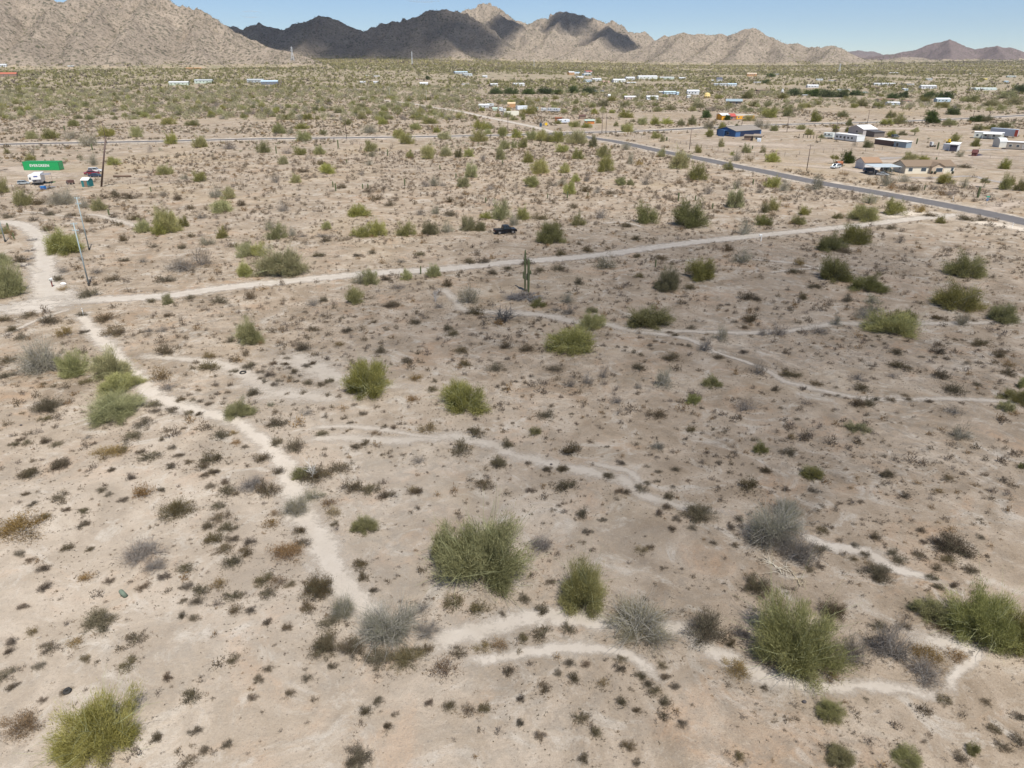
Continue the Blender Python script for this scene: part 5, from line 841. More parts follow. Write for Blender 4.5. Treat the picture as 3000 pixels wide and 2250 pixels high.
# --- poles ----------------------------------------------------------------
BR = (.095, .06, .05); ST = (.30, .37, .39)
e = pole((297, 547), 395, .30, .22, BR, 'thick brown timber power pole leaning right beside the teal shed', arm=1); e.rotation_euler = (R(-2), R(17), 0)
pole((313, 421), 357, .16, .11, BR, 'thin brown power pole behind the highway above the leaning pole', arm=1)
pole((261, 837), 652, .13, .08, ST, 'nearest pale steel pole beside the junction of dirt tracks', 'steel_pole', 2, foot=(.03, .03, .03), group='pale steel poles')
pole((262, 733), 577, .12, .08, ST, 'pale steel pole right behind the round green bush near the track bend', 'steel_pole', 2, foot=(.03, .03, .03), group='pale steel poles')
pole((16, 709), 600, .13, .08, ST, 'pale steel pole at the left edge inside the track loop', 'steel_pole', 2, foot=(.03, .03, .03), group='pale steel poles')
for i, (b_, t_, la) in enumerate([((1016, 408), 350, 'brown power pole by the highway above the middle left'), ((1488, 392), 338, 'brown power pole just left of the highway fork'), ((1763, 393), 333, 'left one of two close brown power poles by the highway fork'),
    ((1775, 388), 330, 'right one of two close brown power poles by the highway fork'), ((2020, 438), 378, 'brown power pole between the side road and the blue workshop'), ((2305, 387), 344, 'brown power pole behind the bare yard right of the blue workshop'), ((2445, 405), 350, 'brown power pole behind the long white mobile home'),
    ((2363, 500), 424, 'tall dark power pole beside the side road left of the brown-roofed house'), ((2540, 366), 322, 'brown power pole by the highway above the white-roofed workshop'), ((2851, 342), 318, 'brown power pole at the highway near the right edge'), ((2172, 374), 342, 'brown power pole behind the blue workshop'),
    ((1458, 340), 300, 'thin pole beside the dirt road near the settlement'), ((1585, 366), 328, 'pole with a white lamp beside the yellow sign'), ((2100, 355), 325, 'slim pole left of the orange house'), ((1250, 302), 263, 'pale slim pole by the far dirt road'), ((1142, 285), 255, 'paler slim pole left of the far dirt road'),
    ((2897, 346), 325, 'short pole beside the highway at far right'), ((2644, 325), 300, 'thin pole in the dry grass field')]):
    pole(b_, t_, .15, .10, BR if 'pale' not in la else (.4, .4, .38), la, arm=1, group='power poles along the roads')
def tower(base, top, w_, label):
    b = P(*base); H = hgt(b, top); e = empty('transmission_tower', b); tag(e, label, 'pylon', 'steel transmission towers'); m = MB(); W = w_ * pxw(b) / 2; r = max(.12, H * .009)
    lev = [0, .3, .55, .75, .9, 1.0]; wd = [1, .62, .40, .26, .16, .05]
    for i in range(5):
        for sx in (-1, 1):
            for sy in (-1, 1):
                a = Vector((sx * W * wd[i], sy * W * wd[i], H * lev[i])); c_ = Vector((sx * W * wd[i + 1], sy * W * wd[i + 1], H * lev[i + 1])); m.tube(a, c_, r, n=4)
                m.tube(a, Vector((-sx * W * wd[i + 1], sy * W * wd[i + 1], H * lev[i + 1])), r * .55, n=4); m.tube(a, Vector((sx * W * wd[i + 1], -sy * W * wd[i + 1], H * lev[i + 1])), r * .55, n=4)
    m.build('lattice', paint((.62, .64, .66), .5, .3, 0, 'galvanised'), e); a = MB()
    for z in (.72, .82, .92): a.box(-W * .9, W * .9, -r, r, H * z - r, H * z + r)
    a.build('crossarms', paint((.62, .64, .66), .5, .3, 0, 'galvanised'), e)
tower((858, 178), 136, 9, 'lattice transmission tower in front of the dark mountain at the left')
tower((1208, 190), 150, 5, 'slim transmission tower left of the middle below the mountain')
tower((1564, 197), 174, 6, 'faint small transmission tower below the middle mountain')
tower((2458, 212), 185, 6, 'faint transmission tower below the right mountain gap')
# --- black pickup, post, signs ---------------------------------------------
car('pickup_truck', (1451, 688), (1510, 684.5), 'pickup', (.006, .008, .012), 'black pickup truck parked on the sand among the olive trees', L=5.1, cat='truck')
b = P(2229, 707); e = empty('mailbox_post', b); tag(e, 'white mailbox on a white post beside the dirt road', 'mailbox'); MB().box(-.08, .08, -.08, .08, 0, 1.5).build('post', paint(WHITE, .5, 0, .1), e); mb = MB(); mb.box(-.5, .1, -.14, .14, 1.2, 1.38); mb.tube((-.5, 0, 1.38), (.1, 0, 1.38), .14, n=12); mb.build('box', paint(WHITE, .5, 0, .1), e); MB().box(-.52, -.501, -.1, .1, 1.22, 1.42).build('flap', paint((.1, .1, .12), .5, 0, 0), e)
b = P(154, 840); e = empty('mailbox_post', b); tag(e, 'white mailbox on a dark red post at the track junction', 'mailbox'); MB().box(-.07, .07, -.07, .07, 0, 1.15).build('post', paint((.2, .05, .04), .7, 0, .1), e); mb = MB(); mb.box(-.17, .17, -.3, .3, 1.153, 1.33); mb.tube((0, -.3, 1.33), (0, .3, 1.33), .17, n=12); mb.build('box', paint(WHITE, .5, 0, .1), e)
b = P(186, 834); e = empty('boulder', b); m = MB().ball((0, 0, .16), .42, 1.3, .8, .6, 9, 6); tag(e, 'white painted rock on the sand right of the junction mailbox', 'rock'); m.build('stone', paint((.8, .8, .8), .7, 0, .1), e, smooth=True)
b = P(2888, 603); e = empty('road_sign', b); tag(e, 'round blue road sign with small green street name plate on a thin post', 'road sign'); H = hgt(b, 574); MB().tube((0, 0, 0), (0, 0, H), .04, n=6).build('post', RIM, e)
MB().tube((0, -.06, H - .9), (0, -.04, H - .9), .42, n=8).build('disc', paint((.12, .16, .26), .5, 0, .1), e); MB().box(-.45, .45, -.05, -.02, H - .35, H - .05).build('name_plate', paint((.01, .32, .22), .5, 0, .1), e)
b = P(1600, 373); e = empty('road_sign', b); tag(e, 'yellow diamond warning sign beside the far dirt road', 'road sign'); H = hgt(b, 358); MB().tube((0, 0, 0), (0, 0, H), .05, n=6).build('post', RIM, e); MB().add([], []) 
f = MB(); f.prism([(0, H - 2.0), (1.0, H - 1.0), (0, H), (-1.0, H - 1.0)], -.09, -.06, 'y'); f.build('plate', paint((.80, .50, .01), .4, 0, 0), e)
b = P(1584, 371); e = empty('water_barrel', b); tag(e, 'dark blue barrel beside the far dirt road left of the yellow sign', 'barrel'); MB().tube((0, 0, 0), (0, 0, 2.0), .75, .7, 12).build('drum', paint((.02, .07, .13), .5, 0, .1), e); MB().tube((0, 0, 2.003), (0, 0, 2.1), .5, n=12).build('cap', RIM, e)
for px_, py_, la in ((2564, 594, 'white marker post among the trees left of the side road'), (2791, 587, 'short white marker post at the edge of the side road'), (2965, 668, 'white marker post at the right end of the dirt road'), (245, 925, 'white marker post at the head of the sandy wash')):
    b = P(px_, py_); e = empty('marker_post', b); tag(e, la, 'post', 'white marker posts'); MB().box(-.05, .05, -.03, .03, 0, 1.25).build('stake', paint(WHITE, .6, 0, .1), e); MB().box(-.052, .052, -.034, -.031, .95, 1.1).build('band', paint((.3, .3, .32), .5, 0, 0), e)
# tyre half buried in the wash
def tyre(px_, py_, la, rr=.33):
    b = P(px_, py_); e = empty('old_tyre', b); tag(e, la, 'tyre'); me = MB(); n, k = 20, 8
    me.add([((rr + .1 * math.cos(2 * math.pi * j / k)) * math.cos(2 * math.pi * i / n), (rr + .1 * math.cos(2 * math.pi * j / k)) * math.sin(2 * math.pi * i / n), .09 + .09 * math.sin(2 * math.pi * j / k)) for i in range(n) for j in range(k)], [(i * k + j, ((i + 1) % n) * k + j, ((i + 1) % n) * k + (j + 1) % k, i * k + (j + 1) % k) for i in range(n) for j in range(k)]); me.build('tread', RUBBER, e, smooth=True); e.rotation_euler = (R(8), 0, 0)
tyre(712, 1093, 'black tyre lying at the pale foot trail'); tyre(198, 2027, 'black tyre lying on the sand above the corner palo verde', .15)
b = P(369, 1748); e = empty('barrel_cactus', b); tag(e, 'small leaning barrel cactus alone on the pale sand', 'cactus'); m = MB(); m.tube((0, 0, 0), (-.12, .05, .5), .17, .16, 14); m.ball((-.12, .05, .5), .16, n=14); m.build('stem', paint((.13, .17, .13), .8, 0, .1), e, smooth=True); e.rotation_euler = (0, R(-20), 0)
for px_, py_, la in ((1615, 1362, 'round dark rock beside the pale trail in the middle'), (2356, 2058, 'small dark rock on the sand below the bright round tree'), (62, 1247, 'dark upright rock on the pale sand at the left')):
    b = P(px_, py_); e = empty('rock', b); tag(e, la, 'rock'); m = MB().ball((0, 0, .06), .13, 1.1, .9, .8, 8, 5); m.build('stone', paint((.08, .07, .07), .8, 0, .1), e)
# --- saguaros ---------------------------------------------------------------
SAG = paint((.105, .125, .055), .8, 0, .25, 'saguaro_skin')
def ribbed(m, pts, rad, n=14):
    base = len(m.v); k = 2 * n
    for q, (p, rr) in enumerate(zip(pts, rad)):
        for i in range(k):
            a = math.pi * 2 * i / k; r_ = rr * (1.0 if i % 2 == 0 else .82); m.v.append((p[0] + r_ * math.cos(a), p[1] + r_ * math.sin(a), p[2]))
    for q in range(len(pts) - 1):
        for i in range(k): m.f.append((base + q * k + i, base + q * k + (i + 1) % k, base + (q + 1) * k + (i + 1) % k, base + (q + 1) * k + i))
    m.f.append(tuple(base + (len(pts) - 1) * k + i for i in range(k)))
def saguaro(px_, py_, top, wpx, arms, label, group='saguaro cacti on the flat'):
    b = P(px_, py_); H = max(1.5, hgt(b, top)); rr = max(.13, wpx * pxw(b) / 2); e = empty('saguaro_cactus', b); tag(e, label, 'cactus', group)
    m = MB(); zs = [0, .1, .4, .7, .88, .96, .99, 1.0]; ra = [.75, .85, 1, 1, .92, .7, .4, .05]; ribbed(m, [(0, 0, H * z) for z in zs], [rr * a for a in ra]); m.build('trunk', SAG, e)
    for (ang, z0, z1, rel) in arms:
        a = MB(); ux, uy = math.cos(ang), math.sin(ang); o = rr * 1.9
        a.tube((0, 0, z0 * H), (ux * o, uy * o, z0 * H + .15), rr * .55 * rel, rr * .6 * rel, 12); ribbed(a, [(ux * o, uy * o, z0 * H + .02), (ux * o, uy * o, z0 * H + .3), (ux * o, uy * o, z1 * H - .2), (ux * o, uy * o, z1 * H)], [rr * .6 * rel, rr * .7 * rel, rr * .62 * rel, .05], 10); a.build('arm', SAG, e)
saguaro(1538, 853, 731, 5.5, [(2.8, .30, .48, 1)], 'tallest slender saguaro left of its pair above the fallen brush')
saguaro(1548, 856, 758, 7.5, [(2.2, .35, .55, .9), (-.6, .55, .68, .8)], 'thick armed saguaro right of its pair above the fallen brush')
for i, (x_, y_, h_, w_, la) in enumerate([(991, 433, 24, 4, 'saguaro alone below the highway in the middle left'), (976, 548, 17, 4, 'left saguaro of the close pair in the open middle left'), (984, 560, 24, 4.5, 'right taller saguaro of the close pair in the open middle left'), (1063, 553, 14, 4, 'left stubby saguaro of the short pair in the middle'), (1078, 553, 11, 4, 'right stubby saguaro of the short pair in the middle'),
    (1186, 545, 22, 4, 'tall lone saguaro right of the two short ones'), (1136, 457, 20, 3.5, 'thin saguaro by the fence end in the middle'), (1204, 455, 18, 3.5, 'thin saguaro among bright bushes below the highway'), (1289, 496, 9, 3, 'tiny dark saguaro stump in the open middle'), (1423, 594, 11, 4, 'short dark saguaro above the black pickup truck'), (1472, 482, 13, 4, 'saguaro under the round palo verde below the highway fork'), (1336, 522, 14, 4, 'saguaro beside the pale bush in the upper middle'),
    (1662, 580, 20, 4.5, 'saguaro rising from the grey brush right of the pickup'), (1604, 582, 9, 3, 'tiny saguaro stub right of the pickup'), (1722, 578, 9, 3.5, 'short saguaro in the open right of the pickup'), (1987, 590, 26, 5, 'thick saguaro behind the wide dark tree above the dirt road'), (2037, 588, 16, 4, 'saguaro right of the thick one behind the wide dark tree'), (2087, 612, 14, 4.5, 'short saguaro left of the tall palo verde above the dirt road'), (2206, 541, 17, 4, 'saguaro below the side road near the thin grey shrub'),
    (2018, 604, 14, 4.5, 'saguaro poking up from the top of the wide dark tree'), (1953, 412, 11, 5, 'short saguaro in the bare yard left of the blue workshop'), (2204, 437, 10, 3.5, 'small saguaro in the bare yard below the blue workshop'), (2864, 579, 33, 7, 'thick dark saguaro stem below the umbrella tree by the side road'), (2742, 472, 10, 4, 'saguaro tip behind the roof of the brown-roofed house'), (2685, 422, 17, 4, 'saguaro in the yard behind the brown-roofed house'), (2746, 438, 22, 4.5, 'dark saguaro left of the white cargo shed'),
    (320, 631, 19, 4.5, 'saguaro right of the yellow-green bush near the left poles'), (443, 562, 15, 4, 'dark saguaro below the left wire fence'), (25, 672, 16, 5, 'saguaro at the left edge above the track loop'), (42, 701, 14, 4, 'small leaning saguaro inside the track loop'), (190, 382, 14, 4, 'saguaro behind the highway at the left'), (271, 440, 20, 3.5, 'saguaro just below the highway at the left'), (810, 450, 22, 3.5, 'thin saguaro below the highway left of the bright bushes'), (1016, 478, 9, 3, 'short saguaro stub in the middle left'), (2545, 597, 12, 4, 'saguaro stub inside the olive tree clump by the side road'), (2708, 556, 12, 4, 'saguaro stub between brown bushes by the side road'), (1920, 783, 12, 4, 'dark short saguaro stump below the dirt road'), (1233, 803, 10, 4, 'dark stump saguaro beside the dirt road bushes')]):
    saguaro(x_, y_, y_ - h_, w_, [], la)
# --- dead wood --------------------------------------------------------------
def snag(px_, py_, rad, H, label, col, n=9, seed=1, flat=False, name='dead_tree', group=None):
    rg = np.random.default_rng(seed); th = rg.uniform(0, 6.28, n); el = rg.uniform(.1, .5, n) if flat else rg.uniform(.5, 1.4, n); cc = np.stack([np.cos(th) * np.cos(el), np.sin(th) * np.cos(el), np.sin(el)], 1) * rg.uniform(.6, 1, n)[:, None]
    V, T = limbs(rg, cc, n, .035, 5); me = mesh_np('branches', V, T, [paint(col, .8, 0, .15)]); o = link(name, me, None, P(px_, py_)); o.scale = (rad, rad, H); return tag(o, label, 'dead tree' if not flat else 'dead branches', group)
snag(918, 1400, 1.1, 2.0, 'bleached white snag with forked bare limbs beside the sandy wash', (.55, .53, .49), 8, 3)
snag(1276, 884, .9, 2.6, 'small white snag standing in dark brush near the trail', (.50, .48, .46), 7, 4)
snag(1417, 952, .7, 1.6, 'thin dark forked snag left of the fallen arched deadwood', (.10, .09, .08), 4, 5)
snag(1475, 938, 3.4, 1.9, 'fallen arched deadwood tangle below the trail', (.12, .11, .10), 22, 6, name='fallen_branches')
snag(1545, 872, 3.6, 1.2, 'grey fallen brush heap at the foot of the tall saguaros', (.20, .19, .18), 30, 7, True, name='fallen_branches')
snag(1512, 876, 2.2, 1.5, 'dark brush heap left of the tall saguaros', (.14, .13, .13), 30, 17, True, name='fallen_branches')
snag(2275, 1662, 1.7, .7, 'pale broken branches scattered on the ground below the grey tree', (.60, .54, .43), 6, 8, True, name='fallen_branches')
snag(2335, 1695, 1.3, .6, 'pale yellow broken branches just right of the others', (.55, .46, .32), 5, 9, True, name='fallen_branches')
snag(1180, 690, 1.0, .5, 'grey branches lying near the row of shrubs by the wash', (.3, .29, .28), 6, 10, True, name='fallen_branches')
for i, (x_, y_) in enumerate(((95, 705), (88, 735), (83, 760), (70, 780))): snag(x_, y_, 1.6, 1.1, f"{['upper', 'second', 'third', 'lowest'][i]} heap of cut dark branches lining the left edge of the track", (.12, .11, .11), 10, 20 + i, True, name='fallen_branches', group='cut branches along the track edge')
# --- fences -----------------------------------------------------------------
def fence(pts, gap, H, label, name='wire_fence', col=(.16, .13, .12), rp=.055):
    Pw = [P(*p) for p in pts]; e = empty(name, Pw[0]); tag(e, label, 'fence'); wires = MB(); k = 0; post = None
    for a, b_ in zip(Pw[:-1], Pw[1:]):
        n = max(1, int((b_ - a).length / gap))
        for i in range(n + 1):
            q = a + (b_ - a) * (i / n) - Pw[0]
            if k < 98 and i < n + (b_ is Pw[-1]):
                if post is None: po = MB().tube((0, 0, 0), (0, 0, H), rp, n=6).build('post', paint(col, .8, 0, .2), e); post = po.data
                else: po = link('post', post, e)
                po.location = q; k += 1
        for z in (.25, .55, .85, H - .1): wires.tube(a - Pw[0] + Vector((0, 0, z)), b_ - Pw[0] + Vector((0, 0, z)), .012, n=3)
    wires.build('wires', paint((.2, .19, .18), .5, .5, .1), e)
fence([(37, 553), (200, 547), (319, 541), (447, 538), (600, 533), (732, 530), (900, 523), (1018, 516), (1184, 509), (1248, 510)], 4.5, 1.4, 'long wire fence on steel posts running right from the camper lot')
fence([(1248, 509), (1180, 477), (1106, 448), (1065, 430), (1038, 418)], 3.5, 1.4, 'wire fence running from the fence corner back to the highway')
fence([(0, 434), (300, 428), (560, 423), (760, 417), (960, 413)], 7, 1.4, 'wire fence along the near side of the highway at the left')
fence([(1800, 397), (1900, 408), (2010, 425), (2120, 447), (2209, 458), (2299, 456), (2342, 453), (2384, 450), (2494, 444), (2535, 444), (2584, 440), (2624, 438)], 4.2, 1.6, 'wire fence on dark posts round the bare yard beside the side road', rp=.07)
fence([(2700, 452), (2800, 458), (2900, 464), (3010, 471)], 5, 1.3, 'low wire fence behind the brown-roofed house')
fence([(2790, 560), (2850, 573), (2900, 582), (2960, 588), (3010, 590)], 4, 1.3, 'low wire fence beside the road sign')
fence([(2340, 404), (2365, 405), (2392, 407)], 1.5, 2.0, 'dark timber corral rails left of the long white mobile home', 'corral_fence', (.06, .045, .035), .14)
fence([(1980, 381), (2120, 378), (2250, 374), (2400, 370), (2560, 366)], 7, 1.4, 'wire fence along the near side of the highway behind the yards')
# --- right hand houses ------------------------------------------------------
r, L = house('ranch_house', (2650, 509), (2793, 508), 7.8, 2.5, 1.5, (.68, .63, .52), (.20, .145, .10), 'long cream ranch house with brown gable roof and front gable', 'house', wins=[(.065, 1.4, .8, 1.9), (.32, 1.8, .8, 1.9), (.93, .9, .8, 1.9)], door=.50, side=-1)
g = MB(); x0, x1 = L * .50, L * .745; g.box(x0, x1, -1.1, -.003, 0, 2.5); g.prism([(x0, 2.5), (x1, 2.5), ((x0 + x1) / 2, 3.6)], -1.097, 2.2, 'y'); g.build('entry_gable', paint((.50, .40, .30), .8, 0, .2), r)
q = MB(); k = 1.1 / ((x1 - x0) / 2)
for s in (-1, 1):
    xe = (x0 - .3) if s < 0 else (x1 + .3); ze = 2.52 - k * .3; xm = (x0 + x1) / 2; pr = [(xe, ze), (xm, 3.62), (xm, 3.76), (xe, ze + .14)]; q.prism(pr if s > 0 else pr[::-1], -1.4, 3.2, 'y')
q.build('entry_roof', paint((.20, .145, .10), .85, 0, .3), r); window(r, L * .585, 2.3, .7, 2.0, y=-1.14)
house('garage', (2530, 497), (2579, 496.5), 6.2, 2.4, 1.4, (.66, .66, .66), (.30, .19, .12), 'small white garage with orange-brown gable roof left of the ranch house', 'garage', over=.25)
gd = MB().box(-.05, -.003, .9, 5.2, 0, 2.1).build('garage_door', paint((.50, .52, .56), .5, 0, .1), [o for o in bpy.data.objects if o.name == 'garage'][0])
r, L = frame('carport', (2559, 515), (2636, 514), 'flat pale metal carport sheltering cars between garage and ranch house', 'carport')
MB().prism([(0, 2.75), (6.8, 2.95), (6.8, 3.05), (0, 2.85)], -.2, L + .2, 'x').build('roof', paint((.60, .66, .68), .4, .2, .25, 'pale_metal'), r); lg = None
for x in (0.1, L * .33, L * .66, L - .1):
    for y in (.1, 6.7):
        if lg is None: o = MB().tube((0, 0, 0), (0, 0, 2.76), .06, n=6).build('leg', paint((.25, .25, .25), .5, 0, 0), r); lg = o.data
        else: o = link('leg', lg, r)
        o.location = (x, y, 0 if y < 1 else .18)
car('parked_suv', (2533, 507), (2572, 507), 'suv', (.08, .10, .15), 'dark suv at the left side under the metal carport', L=4.9, group='cars under the carport')
car('parked_car', (2566, 514), (2590, 516), 'sedan', (.45, .48, .5), 'small pale car in front under the metal carport', L=3.9, group='cars under the carport')
car('parked_car', (2583, 505), (2612, 505), 'suv', (.05, .06, .05), 'black suv at the back right under the metal carport', L=4.6, group='cars under the carport')
car('parked_suv', (2427, 494), (2452, 491), 'suv', (.58, .62, .64), 'silver suv parked left of the white garage', L=4.4, flip=True)
r, L = frame('tank_trailer', (2452, 490), (2476, 489), 'rusty orange tank on a trailer under the big green tree', 'trailer'); MB().tube((.3, 1, 1.3), (L * .75, 1, 1.3), .75, n=16).build('tank', paint((.30, .10, .04), .7, 0, .4), r); MB().box(.2, L, .3, 1.7, .45, .58).build('chassis', RUBBER, r); [MB().tube((x, y - .1, .35), (x, y + .1, .35), .35, n=12).build('wheel', RUBBER, r) for x in (.9, L * .6) for y in (.3, 1.7)]
trailer_home('mobile_home', (2443, 409), (2508, 417), 5, 3.0, (.70, .74, .76), (.80, .80, .80), 'long pale white mobile home with porch in the big bare yard', nwin=5)
cargo('travel_trailer', (2410, 406), (2438, 408), 2.6, 3.0, (.70, .74, .72), 'white camper parked left of the long white mobile home', 'camper', stripe=(.1, .25, .25), wins=2)
house('workshop', (2527, 396), (2566, 395), 12, 2.9, 1.7, (.42, .40, .40), (.86, .86, .88), 'grey workshop with bright white metal roof behind the mobile home', 'workshop', met=True, side=-1)
house('shed', (2560, 402), (2590, 401), 6, 2.4, .5, (.16, .14, .13), (.07, .07, .08), 'dark low shed with black roof right of the white-roofed workshop', 'shed', kind='shed')
house('stable_shed', (2561, 422), (2614, 429), 3.5, 2.3, .25, (.13, .085, .075), WHITE, 'long low stable with white roof and dark open front', 'shed', kind='shed')  # dark wall colour stands in for the shade of the open front
house('stable_shed', (2617, 430), (2653, 434), 3.5, 2.5, .25, (.25, .32, .38), WHITE, 'pale blue shed with white roof right of the long stable', 'shed', kind='shed', wins=[(.2, 1.2, .3, 1.8)])
car('parked_car', (2618, 404), (2634, 403), 'suv', (.12, .15, .17), 'dark green suv under trees right of the white-roofed workshop', L=4.5)
cargo('cargo_box', (2760, 439), (2779, 441), 3, 2.7, (.60, .62, .66), 'small white cargo box left of the dark-fronted shed', 'cargo box', wheels=False, stripe=(.5, .5, .52))
r, L = house('open_shed', (2779, 443), (2803, 444.5), 5.5, 2.9, .4, (.62, .64, .66), (.84, .84, .84), 'white shed with wide dark open front behind the ranch house', 'shed', kind='shed'); MB().box(.15, L - .15, -.04, -.002, 0, 2.6).build('opening_shade', paint((.05, .045, .07), .8, 0, 0), r)  # dark panel on the wall paints the shade inside the open front
trailer_home('mobile_home', (2851, 405), (2937, 409), 5, 3.0, (.60, .64, .60), (.85, .85, .86), 'pale mobile home with awning in front of the grey semi trailer', nwin=3, awn=True)
r, L = cargo('semi_trailer', (2897, 399), (2971, 405), 2.9, 4.2, (.42, .47, .56), 'long blue-grey semi trailer with red open rear door', 'trailer'); MB().box(L + .02, L + 1.5, -.7, -.6, .9, 4.1).build('rear_door', paint((.45, .07, .04), .5, 0, .2), r)
house('barn_shed', (2926, 432), (2947, 432), 5, 2.2, 1.8, (.62, .62, .58), (.58, .60, .60), 'pale rounded barn shed beside the tan mobile home', 'shed', kind='arch')
trailer_home('mobile_home', (2945, 437), (3050, 443), 5, 3.1, (.36, .32, .27), (.85, .85, .85), 'tan mobile home with white roof at the right edge', nwin=4)
house('chicken_coop', (2845, 457), (2860, 458), 2.5, 1.4, 1.0, (.14, .04, .035), (.10, .03, .03), 'small dark red coop with peaked roof in the yard', 'coop', over=.2)
r, L = frame('scrap_boards', (2860, 458), (2880, 455), 'heap of dark boards right of the red coop', 'boards'); [MB().box(i * .3, L - i * .2, i * .25, i * .25 + .2, .05 + .12 * i, .15 + .12 * i).build('board', paint((.05, .05, .10), .7, 0, .2), r) for i in range(5)]
r, L = house('blue_workshop', (2154, 401.5), (2229, 396), 13, 2.9, 1.6, (.035, .115, .28), (.30, .26, .21), 'blue metal workshop with dark and tan gable roof', 'workshop', met=True, side=-1); o = MB(); o.box(L * .18, L * .95, -.04, -.002, 0, 2.3); o.build('bay_shade', paint((.01, .02, .06), .8, 0, 0), r)  # near-black sheet on the wall stands in for shade inside the bay
MB().box(-.35, L + .35, 6.6, 6.9, 4.655, 4.75).build('ridge_cap', paint((.05, .06, .09), .6, 0, .2), r)
MB().box(-3.2, -2.9, 5, 9, 0, 3.2).box(-2.9, -.4, 5, 9, 3.0, 3.15).build('side_canopy', paint((.035, .115, .28), .5, 0, .2), r)
house('garden_shed', (2205, 413), (2230, 414), 4.5, 2.4, .4, (.52, .43, .30), (.30, .24, .19), 'tan stucco shed in front of the blue workshop', 'shed', kind='shed', wins=[(.3, 1.0, .9, 1.7)])
house('garden_shed', (2179, 411), (2203, 412), 4, 2.1, .3, (.20, .15, .12), (.22, .18, .15), 'low brown shed left of the tan stucco shed', 'shed', kind='shed', door=.6)
cargo('white_tank', (2217, 415), (2228, 415.5), 1.2, 1.6, (.72, .78, .85), 'white chest standing before the tan stucco shed', 'chest', wheels=False, stripe=(.5, .55, .6))
house('orange_house', (2114, 352), (2136, 351.5), 7, 3.0, 1.0, (.75, .36, .03), (.70, .74, .76), 'small orange house with white roof left of the red porch', 'house', wins=[(.55, 1.4, 1, 2)])
house('porch', (2137, 352), (2155, 352), 5, 2.4, 1.3, (.36, .20, .16), (.45, .08, .07), 'red roofed porch between the two orange buildings', 'porch', wins=[(.15, 1.6, .9, 1.9)], kind='shed')
trailer_home('orange_house', (2157, 351), (2209, 350), 5, 2.7, (.75, .36, .03), (.72, .72, .68), 'long orange mobile home with pale roof right of the red porch', 'house', nwin=3)
house('grey_ranch', (2128, 305), (2172, 305.5), 11, 2.7, 1.5, (.30, .24, .18), (.33, .40, .44), 'wide ranch with blue-grey roof and open porch', 'house', met=True, wins=[(.2, 2, .6, 2), (.6, 2, .6, 2)], over=.8)
